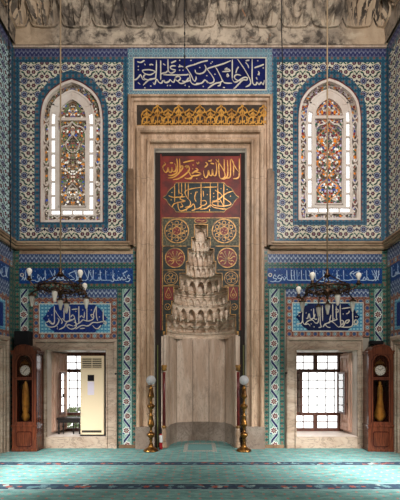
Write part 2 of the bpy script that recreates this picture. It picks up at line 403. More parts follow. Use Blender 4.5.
# ------------------------------------------------------------------ mesh building
class MB:
    def __init__(s): s.v = []; s.f = []; s.sm = []; s.uvo = (0, 0); s.uvfix = None
    def add(s, vs, fs, smooth=False):
        b = len(s.v); s.v += [tuple(p) for p in vs]
        s.f += [tuple(i+b for i in f) for f in fs]; s.sm += [smooth]*len(fs); return s
    def box(s, x0, x1, y0, y1, z0, z1, bev=0):
        x0, x1 = sorted((x0, x1)); y0, y1 = sorted((y0, y1)); z0, z1 = sorted((z0, z1))
        if bev:
            b = bev; o = [(x0+b, y0), (x1-b, y0), (x1, y0+b), (x1, y1-b), (x1-b, y1), (x0+b, y1), (x0, y1-b), (x0, y0+b)]
            def ins(pt):
                cx, cy = (x0+x1)/2, (y0+y1)/2
                return (cx+(pt[0]-cx)*(1-2*b/(x1-x0)), cy+(pt[1]-cy)*(1-2*b/(y1-y0)))
            rings = [[(*ins(p), z0) for p in o], [(*p, z0+b) for p in o], [(*p, z1-b) for p in o], [(*ins(p), z1) for p in o]]
            vs = sum(rings, []); n = 8
            fs = [(r*n+i, r*n+(i+1) % n, (r+1)*n+(i+1) % n, (r+1)*n+i) for r in range(3) for i in range(n)]
            fs += [tuple(range(n-1, -1, -1)), tuple(range(3*n, 4*n))]
            return s.add(vs, fs)
        vs = [(x0, y0, z0), (x1, y0, z0), (x1, y1, z0), (x0, y1, z0), (x0, y0, z1), (x1, y0, z1), (x1, y1, z1), (x0, y1, z1)]
        return s.add(vs, [(0, 3, 2, 1), (4, 5, 6, 7), (0, 1, 5, 4), (1, 2, 6, 5), (2, 3, 7, 6), (3, 0, 4, 7)])
    def prism(s, pts, y0, y1):              # outline in x,z (any winding), extruded in y
        a = sum(pts[i][0]*pts[(i+1) % len(pts)][1]-pts[(i+1) % len(pts)][0]*pts[i][1] for i in range(len(pts)))
        if a < 0: pts = pts[::-1]
        n = len(pts)
        vs = [(x, y0, z) for x, z in pts]+[(x, y1, z) for x, z in pts]
        return s.add(vs, [tuple(range(n)), tuple(range(2*n-1, n-1, -1))]+[(i, i+n, (i+1) % n+n, (i+1) % n) for i in range(n)])
    def vprism(s, pts, z0, z1):             # outline in x,y extruded in z
        a = sum(pts[i][0]*pts[(i+1) % len(pts)][1]-pts[(i+1) % len(pts)][0]*pts[i][1] for i in range(len(pts)))
        if a < 0: pts = pts[::-1]
        n = len(pts); vs = [(x, y, z0) for x, y in pts]+[(x, y, z1) for x, y in pts]
        return s.add(vs, [tuple(range(n-1, -1, -1)), tuple(range(n, 2*n))]+[(i, (i+1) % n, (i+1) % n+n, i+n) for i in range(n)])
    def tube(s, path, r, n=8, cap=True):
        rs = r if isinstance(r, (list, tuple)) else [r]*len(path)
        vs = []; m = len(path)
        up0 = None
        for i, p in enumerate(path):
            a = path[max(0, i-1)]; b = path[min(m-1, i+1)]
            d = [b[k]-a[k] for k in range(3)]; L = sqrt(sum(q*q for q in d)) or 1; d = [q/L for q in d]
            u = (0, 0, 1) if abs(d[2]) < .9 else (1, 0, 0)
            if up0: u = up0
            e = (d[1]*u[2]-d[2]*u[1], d[2]*u[0]-d[0]*u[2], d[0]*u[1]-d[1]*u[0]); L = sqrt(sum(q*q for q in e)) or 1
            e = [q/L for q in e]; g = (d[1]*e[2]-d[2]*e[1], d[2]*e[0]-d[0]*e[2], d[0]*e[1]-d[1]*e[0]); up0 = tuple(-q for q in g)
            for k in range(n):
                t = 2*pi*k/n
                vs.append(tuple(p[j]+rs[i]*(cos(t)*e[j]+sin(t)*g[j]) for j in range(3)))
        fs = [(i*n+k, i*n+(k+1) % n, (i+1)*n+(k+1) % n, (i+1)*n+k) for i in range(m-1) for k in range(n)]
        if cap: fs += [tuple(range(n-1, -1, -1)), tuple(range((m-1)*n, m*n))]
        return s.add(vs, fs, True)
    def lathe(s, prof, c=(0, 0, 0), n=20):
        vs = []
        for r, z in prof:
            for k in range(n):
                t = 2*pi*k/n; vs.append((c[0]+r*cos(t), c[1]+r*sin(t), c[2]+z))
        m = len(prof)
        fs = [(i*n+k, i*n+(k+1) % n, (i+1)*n+(k+1) % n, (i+1)*n+k) for i in range(m-1) for k in range(n)]
        fs += [tuple(range(n-1, -1, -1)), tuple(range((m-1)*n, m*n))]
        return s.add(vs, fs, True)
    def ball(s, c, r, n=16, sz=1.0):
        return s.lathe([(max(1e-4, r*sin(pi*i/10)), -r*sz*cos(pi*i/10)) for i in range(11)], c, n)
    def sweep(s, xl, xr, zb, zt, prof, closed=False):   # moulding profile (inset, y) swept round a doorway
        R = []
        for o, y in prof:
            R.append([(xl+o, y, zb+(o if closed else 0)), (xl+o, y, zt-o), (xr-o, y, zt-o), (xr-o, y, zb+(o if closed else 0))])
        vs = sum(R, []); fs = []
        for i in range(len(prof)-1):
            for k in range(4 if closed else 3):
                a, b = k, (k+1) % 4
                fs.append((i*4+a, i*4+b, (i+1)*4+b, (i+1)*4+a))
        if not closed:
            m = len(prof)
            fs.append(tuple(i*4 for i in range(m))); fs.append(tuple(i*4+3 for i in range(m-1, -1, -1)))
        return s.add(vs, fs)
    def strip(s, A, B, y0, y1):             # band between two curves in x,z with thickness
        n = len(A); vs = [(x, y0, z) for x, z in A]+[(x, y0, z) for x, z in B]+[(x, y1, z) for x, z in A]+[(x, y1, z) for x, z in B]
        fs = []
        for i in range(n-1):
            fs += [(i, i+1, n+i+1, n+i), (2*n+i, 3*n+i, 3*n+i+1, 2*n+i+1), (i, 2*n+i, 2*n+i+1, i+1), (n+i, n+i+1, 3*n+i+1, 3*n+i)]
        fs += [(0, n, 3*n, 2*n), (n-1, 3*n-1, 4*n-1, 2*n-1)]
        return s.add(vs, fs)
    def stroke(s, pts, w, y0, y1, taper=True, closed=False):
        """pen stroke in x,z"""
        P = smooth(pts, closed)
        n = len(P); A = []; B = []
        for i, (x, z) in enumerate(P):
            a = P[max(0, i-1)]; b = P[min(n-1, i+1)]
            if closed and i in (0, n-1): a = P[-2]; b = P[1]
            dx, dz = b[0]-a[0], b[1]-a[1]; L = sqrt(dx*dx+dz*dz) or 1; dx /= L; dz /= L
            nib = .5+.5*abs(dx*.75+dz*.66) if taper else 1
            t = i/(n-1); e = min(1, .45+5*min(t, 1-t)) if taper else 1
            h = w/2*nib*e
            A.append((x-dz*h, z+dx*h)); B.append((x+dz*h, z-dx*h))
        return s.strip(A, B, y0, y1)
    def disc(s, cx, cz, r, y0, y1, n=24): return s.prism([(cx+r*cos(2*pi*k/n), cz+r*sin(2*pi*k/n)) for k in range(n)], y0, y1)
    def ring(s, cx, cz, r0, r1, y0, y1, n=28):
        A = [(cx+r1*cos(2*pi*k/n), cz+r1*sin(2*pi*k/n)) for k in range(n+1)]
        B = [(cx+r0*cos(2*pi*k/n), cz+r0*sin(2*pi*k/n)) for k in range(n+1)]
        return s.strip(A, B, y0, y1)
    def move(s, fn): s.v = [fn(p) for p in s.v]; return s

def smooth(pts, closed=False, k=5):
    if len(pts) < 3: return [(pts[0][0]+(pts[1][0]-pts[0][0])*i/4, pts[0][1]+(pts[1][1]-pts[0][1])*i/4) for i in range(5)]
    out = []; n = len(pts)
    for i in range(n if closed else n-1):
        g = (lambda j: pts[j % n]) if closed else (lambda j: pts[max(0, min(n-1, j))])
        p0, p1, p2, p3 = g(i-1), g(i), g(i+1), g(i+2)
        for q in range(k):
            t = q/k
            out.append(tuple(.5*((2*p1[c])+(-p0[c]+p2[c])*t+(2*p0[c]-5*p1[c]+4*p2[c]-p3[c])*t*t+(-p0[c]+3*p1[c]-3*p2[c]+p3[c])*t**3) for c in (0, 1)))
    out.append(pts[0] if closed else pts[-1]); return out

WL = {}
def obj(name, mb, mat, parent=None, label=None, uv0=(0, 0), origin=None, local=False):
    me = bpy.data.meshes.new(name)
    vs = mb.v
    if parent is not None: off = (0, 0, 0) if local else WL.get(parent.name, (0, 0, 0))
    elif origin is not None: off = origin
    else:
        xs = [p[0] for p in vs]; ys = [p[1] for p in vs]; zs = [p[2] for p in vs]
        off = ((min(xs)+max(xs))/2, (min(ys)+max(ys))/2, min(zs))
    me.from_pydata([(p[0]-off[0], p[1]-off[1], p[2]-off[2]) for p in vs], [], mb.f)
    me.polygons.foreach_set('use_smooth', mb.sm)
    uvl = me.uv_layers.new(name='UVMap')
    buf = [0.0]*(2*len(me.loops))
    for poly in me.polygons:
        nx, ny, nz = (abs(q) for q in poly.normal)
        for li in poly.loop_indices:
            x, y, z = vs[me.loops[li].vertex_index]
            if ny >= nx and ny >= nz: a, b = x, z
            elif nx >= nz: a, b = y, z
            else: a, b = x, y
            buf[2*li] = a-uv0[0]; buf[2*li+1] = b-uv0[1]
    uvl.data.foreach_set('uv', buf)
    me.materials.append(MAT[mat] if isinstance(mat, str) else mat)
    o = bpy.data.objects.new(name, me); COL.objects.link(o)
    if parent is not None:
        o.parent = parent
        WL[o.name] = off if not local else (0, 0, 0)
    else:
        o.location = off; WL[o.name] = off
    if label: o['label'] = label
    return o
def thing(name, loc, label, cat, group=None, rz=0):
    o = bpy.data.objects.new(name, None); o.empty_display_size = .1; COL.objects.link(o)
    o.location = loc; o.rotation_euler = (0, 0, rz); o['label'] = label; o['category'] = cat
    if group: o['group'] = group
    WL[o.name] = tuple(loc); return o
def tag(o, label, cat, group=None):
    o['label'] = label; o['category'] = cat
    if group: o['group'] = group
    return o
def struct(o, label=None):
    o['kind'] = 'structure'
    if label: o['label'] = label
    return o

# ------------------------------------------------------------------ shell
XW = 3.72; YF = -3.2
ZT = PZ(47)
wall = MB()
TH = .02                                                     # tiles stand this far in front of the masonry
holes = [(-3.06, -1.88, .23, 1.95), (1.93, 3.14, .23, 1.95), (-.9, .9, 0, 5.92)]
def block(x0, x1, z0, z1, d=1.0): wall.box(x0, x1, TH, d, z0, z1)
e = .03
block(-3.9, -3.06-e, 0, 4.1); block(-3.06-e, -1.88+e, 0, .23-e); block(-3.06-e, -1.88+e, 1.95+e, 4.1); block(-1.88+e, -.9, 0, 4.1)
block(.9, 1.93-e, 0, 4.1); block(1.93-e, 3.14+e, 0, .23-e); block(1.93-e, 3.14+e, 1.95+e, 4.1); block(3.14+e, 3.9, 0, 4.1)
UW = [(-2.57, PZ(222.3), PZ(120), PZ(78.2)), (2.595, PZ(220), PZ(118), PZ(77.2))]   # upper windows cx, bottom, spring, apex
HW = .635
ARCH = [(1, 0), (.985, .16), (.955, .31), (.88, .50), (.70, .70), (.50, .82), (.28, .925), (0, 1)]
def arch(cx, hw, zs, za, k=6):
    half = smooth([(a, b) for a, b in ARCH], k=3)
    L = [(cx-a*hw, zs+b*(za-zs)) for a, b in half]; R = [(2*cx-x, z) for x, z in L[::-1][1:]]
    return L+R
def wall_up(x0, x1, z0, z1): wall.box(x0, x1, TH, .32, z0, z1)
TOPZ = 9.6
xs = [-3.9]
for cx, zb, zs, za in UW:
    wall_up(cx-HW, cx+HW, 4.1, zb)
    a = arch(cx, HW, zs, za); wall.strip([(x, TOPZ) for x, z in a], a, TH, .32)
wall_up(-3.9, UW[0][0]-HW, 4.1, TOPZ); wall_up(UW[0][0]+HW, -.9, 4.1, TOPZ); wall_up(.9, UW[1][0]-HW, 4.1, TOPZ)
wall_up(UW[1][0]+HW, 3.9, 4.1, TOPZ); wall_up(-.9, .9, 5.92, TOPZ)
wall.box(-.9, .9, .96, 1.06, 0, 5.92)
wall.box(-.9, .9, .3, .97, 4.6, 4.7)
struct(obj('wall_back', wall, 'wall_plaster', origin=(0, 0, 0)))
for s, nm in ((-1, 'wall_left'), (1, 'wall_right')):
    struct(obj(nm, MB().box(s*(XW+TH), s*(XW+.4), YF, TH, 0, TOPZ), 'wall_plaster', origin=(s*XW, 0, 0)))
fl = MB().box(-4.1, 4.1, -9, 1.06, -.12, -.012)
struct(obj('floor', fl, 'outside_stone', origin=(0, 0, 0)))
cp = MB().vprism([(-XW, -8.9), (XW, -8.9), (XW, 0), (.68, 0), (.64, .36), (.53, .72), (.18, .87), (-.18, .87), (-.53, .72), (-.64, .36), (-.68, 0), (-XW, 0)], -.012, 0)
tag(obj('carpet', cp, 'carpet_teal', origin=(0, 0, 0)), 'wide teal mosque carpet with dark patterned prayer row stripes covering the floor', 'carpet')
rg = MB().box(-.32, .32, -.38, .5, 0, .008)
tag(obj('prayer_rug', rg, 'rug_pattern', uv0=(0, 0)), 'small teal prayer rug with beige woven border at the foot of the niche', 'rug')

# ------------------------------------------------------------------ tile panels on the back wall
def rect(mb, x0, y0, x1, y1, f=0.0, b=TH): return mb.box(PX(x0), PX(x1), f, b, PZ(y0), PZ(y1))
def bord(mb, x0, y0, x1, y1, w, f=0.0, b=TH):
    rect(mb, x0, y0, x1, y0+w, f, b); rect(mb, x0, y1-w, x1, y1, f, b)
    rect(mb, x0, y0+w, x0+w, y1-w, f, b); rect(mb, x1-w, y0+w, x1, y1-w, f, b); return mb
def arch_panel(side, x0, x1, y1, lab):
    cx, zb, zs, za = UW[side]
    t = thing('tilework', (cx, 0, PZ(243.5)), lab, 'tilework')
    X0, X1 = PX(x0), PX(x1); w = .1
    e = MB()
    bord(e, x0, 57, x1, 243.5, 5.2)
    obj('outer_border', e, 'tile_teal', t, uv0=(X0, 0))
    f = MB(); xa, xb = PX(x0+5.2), PX(x1-5.2); zt_, zl = PZ(62.2), PZ(238.3)
    g = .105; ow = HW+g; ozb = zb-g
    oa = arch(cx, ow, zs, za+.17)
    f.box(xa, cx-ow, 0, TH, zl, zt_); f.box(cx+ow, xb, 0, TH, zl, zt_); f.box(cx-ow, cx+ow, 0, TH, zl, ozb)
    f.strip([(x, zt_) for x, z in oa], oa, 0, TH)
    obj('floral_field', f, 'tile_floral', t, uv0=(cx, 0))
    r = MB(); ia = arch(cx, HW, zs, za)
    O = [(cx-ow, ozb)]+oa+[(cx+ow, ozb)]; I = [(cx-HW, zb)]+ia+[(cx+HW, zb)]
    r.strip(O, I, -.006, TH); r.strip([(cx-ow, ozb), (cx+ow, ozb)], [(cx-HW, zb), (cx+HW, zb)], -.006, TH)
    obj('arch_border', r, 'tile_teal', t, uv0=(cx-HW-.052, 0))
    l = MB(); I2 = [(cx-HW+.012, zb)]+arch(cx, HW-.012, zs, za-.016)+[(cx+HW-.012, zb)]
    l.strip(I, I2, .0, .1)
    obj('arch_lining', l, 'red_marble', t)
arch_panel(0, 14.5, 128, 243.5, 'floral tile panel with arched blue border round the left stained glass window')
arch_panel(1, 272, 386, 243.5, 'floral tile panel with arched blue border round the right stained glass window')
def tile(name, x0, y0, x1, y1, mat, lab, cat='tile band', uv0=(0, 0), f=0.0, group=None):
    return tag(obj(name, rect(MB(), x0, y0, x1, y1, f), mat, uv0=uv0), lab, cat, group)
tile('tile_band', 14.5, 47.5, 128, 56.8, 'tile_crest', 'violet-blue crested tile band right under the stone cornice, left of the top inscription', uv0=(0, PZ(56.8)))
tile('tile_band', 272, 47.5, 386, 56.8, 'tile_crest', 'violet-blue crested tile band right under the stone cornice, right of the top inscription', uv0=(0, PZ(56.8)))
tile('tile_band', 19, 254, 133, 262.5, 'tile_crest_pale', 'violet-blue crested tile band just below the marble ledge on the left', uv0=(0, PZ(262.5)))
tile('tile_band', 268, 254, 382, 262.5, 'tile_crest_pale', 'violet-blue crested tile band just below the marble ledge on the right', uv0=(0, PZ(262.5)))
tile('tile_band', 38, 289, 117, 297.5, 'tile_crest_pale', 'short pale violet tile band over the red bordered inscription above the left lower window', uv0=(0, PZ(297.5)))
tile('tile_band', 286, 288.5, 369, 297, 'tile_crest_pale', 'short pale violet tile band over the red bordered inscription above the right lower window', uv0=(0, PZ(297)))

# calligraphy traced stroke by stroke : (crop origin x, y, scale, strokes, dots)
TOP = [
 (132, 57, 11.11, [[(272,42),(272,120),(268,200),(262,242),(235,250),(200,255),(160,285),(125,322)], [(245,185),(256,168),(200,150),(125,155),(125,175),(155,197),(205,205),(248,183)], [(150,200),(130,225),(145,250),(190,262),(262,242)],
   [(16,262),(50,255),(75,230),(97,205),(112,235),(122,255),(150,262)], [(320,45),(320,150),(320,262)], [(235,290),(252,312),(275,255),(300,290),(330,297),(345,270),(370,292),(400,280)], [(60,60),(100,68),(140,45)], [(68,290),(92,312)], [(140,82),(150,100)], [(195,98),(215,90),(238,98)], [(345,82),(372,100)]],
   [(72,112),(72,150),(145,350),(210,330)]),
 (164, 57, 11.11, [[(45,32),(45,100),(48,155),(65,182),(92,186),(130,162)], [(132,108),(88,108),(70,130),(100,148),(132,152)], [(-40,200),(-10,188),(20,182),(45,160)], [(-10,205),(100,208),(250,206),(268,195)],
   [(0,262),(22,292),(50,285),(70,262),(90,282),(112,285),(132,232),(170,225),(182,250),(152,275),(124,252),(132,232)], [(150,275),(185,302),(232,290),(262,258),(272,238)], [(400,72),(330,95),(250,120),(262,145),(300,205),(325,262),(345,275),(357,238)],
   [(285,200),(298,285),(340,315),(400,306)], [(200,272),(240,282),(292,268)], [(345,150),(355,185),(385,196),(420,190)], [(80,75),(110,62),(135,50)], [(160,120),(190,112),(215,120)]],
   [(175,155),(212,155),(40,325),(70,325),(235,322),(280,337),(175,98),(300,45),(175,45)]),
 (196, 57, 11.11, [[(0,85),(60,65),(132,48)], [(95,95),(112,135),(92,175),(45,196),(0,188)], [(385,50),(300,85),(200,115),(130,140),(142,168),(180,220),(200,260),(190,290),(150,300),(118,268)], [(0,302),(60,300),(100,265),(130,300)],
   [(215,120),(240,160),(275,230),(292,268),(312,292),(342,300),(400,300)], [(130,360),(180,322),(222,300),(270,290),(302,268)], [(240,330),(266,322),(272,290)], [(290,172),(372,165),(362,145),(320,150),(348,128)], [(340,210),(352,200),(360,215),(348,228),(340,212)], [(300,345),(320,352)], [(0,225),(5,260)]],
   [(42,125),(120,215),(210,200),(80,335),(165,78),(180,62)]),
 (232, 57, 11.11, [[(2,38),(2,150),(2,250)], [(60,32),(90,75),(140,150),(185,230),(206,290),(190,322),(150,342)], [(222,32),(222,150),(222,255),(236,312),(265,316),(276,290),(300,316),(322,290),(345,316),(357,268)],
   [(100,215),(50,205),(24,232),(50,265),(95,275)], [(0,252),(30,290),(80,268),(130,238),(168,240),(160,266),(120,265),(80,302),(40,345),(15,362)], [(72,118),(52,150),(42,188)], [(148,70),(172,95),(186,132)], [(246,130),(300,112),(352,92)], [(290,168),(300,190),(285,208)], [(150,52),(192,45)], [(265,235),(280,262)]],
   [(285,50),(345,130),(300,205)])]
RED1 = [
 (160, 155, 9.52, [[(35,55),(50,75),(24,105),(45,152),(66,145),(76,110),(86,150),(106,150),(112,110),(122,146),(146,140),(152,100),(138,70)], [(158,24),(165,80),(165,132),(150,165),(105,186),(75,180)], [(185,24),(188,130),(175,165),(130,200),(72,210)],
   [(195,112),(200,95),(218,98),(210,122),(190,150)], [(236,105),(255,90),(252,112),(270,92),(277,132),(242,172),(180,214),(122,226)], [(220,62),(270,50),(326,40)], [(262,130),(288,175),(300,202),(262,216),(234,208)], [(305,160),(340,150),(390,168),(350,186),(312,190),(292,216),(268,218)],
   [(340,115),(362,130),(332,146),(302,168)], [(346,58),(358,72),(372,56)], [(92,66),(122,64)]], [(315,85),(350,215),(310,120)]),
 (200, 155, 9.52, [[(52,58),(72,78),(44,108)], [(32,138),(40,186),(56,206),(76,180),(82,138),(92,180),(114,182),(118,130),(128,180),(150,182),(160,120),(152,58)], [(150,30),(185,72),(228,140),(240,190),(216,216),(188,200),(180,120),(178,28)],
   [(230,30),(232,90),(232,160)], [(262,38),(266,170),(246,210),(214,222)], [(290,32),(292,170),(280,206),(246,210)], [(300,28),(340,110),(376,155)], [(320,50),(322,185)], [(376,24),(376,170),(360,210),(318,216)], [(100,68),(134,74)], [(80,45),(98,48),(112,34)]], [(20,215)])]
RED2 = [
 (160, 180, 9.52, [[(138,28),(138,200)], [(178,18),(178,130)], [(205,18),(205,112)], [(240,18),(240,95)], [(268,18),(268,172)], [(80,140),(130,156),(242,150)], [(400,60),(300,75),(240,100),(252,150),(290,200),(280,240),(238,252)],
   [(112,252),(140,215),(242,194)], [(168,200),(175,262),(200,286),(250,270),(282,240)], [(198,210),(216,240),(190,252)], [(288,252),(320,220),(332,270),(300,282)], [(332,270),(370,262),(400,240)], [(180,112),(212,130),(190,172),(242,190)], [(262,262),(290,245)], [(345,100),(330,160),(345,200)]],
   [(112,110),(105,180),(295,120),(355,105),(250,280)]),
 (200, 180, 9.52, [[(10,18),(10,150),(10,265)], [(98,18),(98,252)], [(170,18),(172,252)], [(228,18),(228,252)], [(0,272),(60,262),(100,230),(132,252),(200,266),(252,270)], [(312,98),(255,118),(220,150),(262,185),(295,212),(280,232),(200,242),(130,230),(120,202),(195,200)],
   [(145,88),(212,140),(152,190),(120,190)], [(20,62),(160,58)], [(18,192),(48,188),(62,214),(30,236),(0,220)], [(188,170),(232,252)], [(92,270),(90,290)], [(30,95),(35,150)]],
   [(70,130),(130,118),(200,72),(292,145),(132,150),(260,80)])]
LOW_L = [
 (38, 302, 10, [[(165,42),(165,120),(166,200),(150,222),(120,206),(108,168)], [(168,78),(200,130),(242,190),(236,218)], [(72,212),(100,245),(150,250),(190,230),(212,182),(196,160)], [(85,205),(120,190),(142,215),(166,208)], [(212,276),(262,250),(290,202),(322,190)],
   [(318,42),(318,120),(318,190)], [(328,152),(350,130),(367,160),(340,182),(290,200)], [(365,150),(376,200),(382,250),(332,272),(290,242),(312,228),(352,242)], [(240,160),(280,196),(342,174)], [(338,76),(400,70)], [(262,60),(262,180)]],
   [(100,140),(285,110),(378,95),(105,90),(195,250),(195,268),(140,130)]),
 (74, 302, 10, [[(50,42),(50,120),(50,212)], [(130,42),(130,120),(130,195)], [(225,42),(225,140),(238,190)], [(222,45),(196,120),(200,150)], [(295,70),(295,185),(322,200),(315,222),(288,204)], [(0,242),(60,206),(90,180),(112,186),(152,190),(192,170),(197,130),(172,128),(180,152),(197,150)],
   [(18,272),(80,235),(140,240),(190,206),(240,206),(312,188)], [(188,232),(210,260),(242,266),(272,232)], [(58,155),(78,138),(100,158),(106,98)], [(0,200),(30,215)], [(60,268),(110,262)]],
   [(20,95),(175,80),(255,150),(90,80),(140,235),(330,155)])]
LOW_R = [
 (290, 300, 10, [[(130,108),(125,200),(142,242),(182,240),(200,262)], [(62,242),(110,232),(128,196)], [(160,182),(176,182),(190,138),(202,186),(234,180),(250,140)], [(235,85),(240,182),(268,192)], [(300,55),(300,150),(302,232),(310,268),(284,276)], [(322,55),(325,210)],
   [(150,240),(180,210),(222,200),(252,230),(280,222),(286,150)], [(328,272),(352,240),(400,226)], [(345,235),(370,268),(402,276)], [(75,130),(110,120)]], [(160,130),(90,160),(210,240),(240,270),(212,100)]),
 (328, 300, 10, [[(45,42),(46,120),(48,212)], [(120,42),(120,120),(123,210),(126,260),(100,272)], [(72,95),(98,95),(98,120),(72,120)], [(0,226),(30,215),(60,232),(100,272)], [(245,40),(245,150),(245,240),(220,270),(130,272)], [(135,88),(228,74)],
   [(128,202),(152,212),(146,242),(128,240)], [(165,220),(190,232),(212,202),(180,208),(152,260),(130,270)], [(245,240),(280,246),(297,215),(275,198),(260,226),(282,242)], [(28,150),(18,210),(70,202),(92,188)], [(180,140),(205,128),(210,108)], [(280,130),(295,104)], [(80,60),(82,190)]],
   [(275,168),(290,168),(60,190),(150,140)])]
def script(data, w, y0, y1, dw=None, at=None, clipx=None):
    mb = MB(); dw = dw or w*.8
    for k, (ox, oy, s, strokes, dots) in enumerate(data):
        j = 0
        for st in strokes:
            j += 1
            pts = [(PX(ox+a/s), PZ(oy+b/s)) for a, b in st]
            e = .00013*(j+12*k)
            mb.stroke(pts, w, y0-e, y1)
        for a, b in dots:
            x, z = PX(ox+a/s), PZ(oy+b/s)
            mb.prism([(x-dw*.7, z), (x, z-dw*.7), (x+dw*.7, z), (x, z+dw*.7)], y0, y1)
    return mb

# top inscription
t = thing('inscription_panel', (0, 0, PZ(97)), 'dark blue tile panel with large white calligraphy under the cornice above the niche', 'inscription panel')
obj('crest', rect(MB(), 128, 44, 272, 50, -.012), 'tile_crest_pale', t, uv0=(0, PZ(50)))
obj('border', bord(MB(), 128, 50, 272, 97, 8, -.012), 'tile_sky', t, uv0=(.02, .03))
obj('field', rect(MB(), 136, 58, 264, 89, -.012), 'navy_tile', t)
obj('inner_line', bord(MB(), 133.2, 57.8, 266.4, 91, 1.1, -.017), 'script_white', t)
rect2 = rect(MB(), 134, 58.5, 265.5, 90, -.0145); obj('ground', rect2, 'navy_tile', t)
obj('inscription', script(TOP, .027, -.019, -.014), 'script_white', t, 'white calligraphic script')

# lower cartouche panels
def cart(px0, py0, px1, py1, notch=3.5):
    m = (py0+py1)/2; h = (py1-py0)/2
    L = [(0, 0), (3, .22), (5.2, .5), (6.4, .62), (8.5, .78), (11.5, .9), (12, 1)]
    a = [(px0+x, m-h*k) for x, k in L]; b = [(px1-x, m-h*k) for x, k in L[::-1]]
    c = [(x, 2*m-y) for x, y in b[::-1]]; d = [(x, 2*m-y) for x, y in a[::-1]]
    out = []
    for p in a+b+c+d:
        q = (PX(p[0]), PZ(p[1]))
        if not out or abs(out[-1][0]-q[0])+abs(out[-1][1]-q[1]) > 1e-4: out.append(q)
    return out[:-1] if abs(out[0][0]-out[-1][0])+abs(out[0][1]-out[-1][1]) < 1e-4 else out
def low_panel(x0, y0, x1, y1, data, fieldmat, lab):
    t = thing('inscription_panel', (PX((x0+x1)/2), 0, PZ(y1)), lab, 'inscription panel')
    obj('border', bord(MB(), x0, y0, x1, y1, 6.3, -.004), 'tile_red', t, uv0=(PX(x0)+.045, PZ(y1)+.01))
    obj('inner_line', bord(MB(), x0+6, y0+5.4, x1-6, y1-5.4, .8, -.007), 'script_white', t)
    obj('spandrel', rect(MB(), x0+6, y0+6, x1-6, y1-6, -.003), 'tile_turq', t)
    obj('cartouche', MB().prism(cart(x0+9.5, y0+6.6, x1-9.5, y1-6.6), -.006, .0), fieldmat, t)
    obj('inscription', script(data, .022, -.011, -.005, .017), 'script_white', t, 'white calligraphic script')
low_panel(33, 298, 117, 339, LOW_L, 'tile_navyspeck', 'red bordered panel, white script on bright blue cartouche, above left lower window')
low_panel(286, 297, 369.5, 337, LOW_R, 'navy_dark', 'red bordered panel, white script on blackish navy cartouche, above right lower window')

# long blue inscription bands (fine script)
def fine_script(x0, x1, z0, z1, w, y0, y1, seed):
    R = random.Random(seed); mb = MB(); h = z1-z0; x = x0+.03; e = 0
    while x < x1-.12:
        L = R.choice([.07, .1, .13, .16]); k = R.random(); e += 1; q = y0-.0001*(e % 9)
        if k < .34:
            mb.stroke([(x, z1-.03), (x+.004, z0+h*.45), (x+.02, z0+h*.22), (x+L, z0+h*.2)], w, q, y1)
        elif k < .5:
            mb.stroke([(x, z1-.03), (x+.04, z0+h*.6), (x+.09, z0+h*.2)], w, q, y1); mb.stroke([(x+.1, z1-.03), (x+.08, z0+h*.35), (x+.02, z0+h*.15)], w, q-.0002, y1)
        elif k < .72:
            mb.stroke([(x, z0+h*.2), (x+L*.3, z0+h*.42), (x+L*.5, z0+h*.2), (x+L*.75, z0+h*.4), (x+L, z0+h*.18)], w, q, y1)
        elif k < .87:
            mb.stroke([(x+L, z0+h*.45), (x+L*.7, z0+h*.55), (x+L*.5, z0+h*.35), (x+L, z0+h*.3), (x+L*.6, z0+h*.1), (x, z0+h*.14)], w, q, y1)
        else:
            mb.stroke([(x+L, z0+h*.85), (x+.02, z0+h*.62), (x+L*.8, z0+h*.3), (x, z0+h*.22)], w, q, y1)
        for _ in range(2):
            a = x+R.random()*L; b = z0+h*R.uniform(.45, .88); d = w*.6
            mb.prism([(a-d, b), (a, b-d), (a+d, b), (a, b+d)], y0, y1)
        x += L*R.uniform(.55, .85)
    return mb
for (a, b, lab, sd) in ((19.5, 133, 'long blue tile band of fine script under the ledge, left of the niche', 3), (267.5, 382, 'long blue tile band of fine script under the ledge, right of the niche', 5)):
    t = thing('inscription_panel', (PX((a+b)/2), 0, PZ(283.6)), lab, 'inscription panel')
    obj('field', rect(MB(), a, 268.2, b, 283.6, -.004), 'tile_blue', t)
    obj('inscription', fine_script(PX(a)+.02, PX(b)-.02, PZ(283.2), PZ(268.6), .016, -.008, -.003, sd), 'script_blue', t, 'pale blue-white script')
    obj('roundel', MB().ring(PX(a+2.6), PZ(275), .022, .04, -.009, -.003), 'script_white', t)
# green borders : long frames
def green_frame(a, b, lab):
    t = thing('tile_border', (PX((a+b)/2), 0, 0), lab, 'tile border')
    m = MB(); rect(m, a, 262.5, b, 268.2); rect(m, a, 283.6, b, 289)
    obj('cross_border', m, 'tile_green', t, uv0=(PX(a), PZ(265.3)+.05))
    return t
gl = green_frame(14.5, 137, 'green rosette tile borders framing the blue script band and vine strips left of the niche')
gr = green_frame(264, 386, 'green rosette tile borders framing the blue script band and vine strips right of the niche')
def vert(parent, x0, x1, y0, y1):
    obj('upright_border', rect(MB(), x0, y0, x1, y1), 'tile_green', parent, uv0=((PX(x0)+PX(x1))/2, 0))
for x0, x1, y0, y1 in ((14.5, 19.5, 249, 262.5), (133, 137, 249, 262.5), (14.5, 19.5, 268.2, 283.6), (133, 137, 268.2, 283.6), (14.5, 20, 289, 448), (28.5, 33, 289, 448), (33, 38, 289, 298), (117, 122.3, 289, 448), (131.7, 137, 289, 448)): vert(gl, x0, x1, y0, y1)
for x0, x1, y0, y1 in ((264, 267.5, 249, 262.5), (382, 386, 249, 262.5), (264, 267.5, 268.2, 283.6), (382, 386, 268.2, 283.6), (264, 269.3, 289, 448), (279.5, 284.6, 289, 448), (369.5, 374.3, 289, 448), (382.6, 386, 289, 448)): vert(gr, x0, x1, y0, y1)
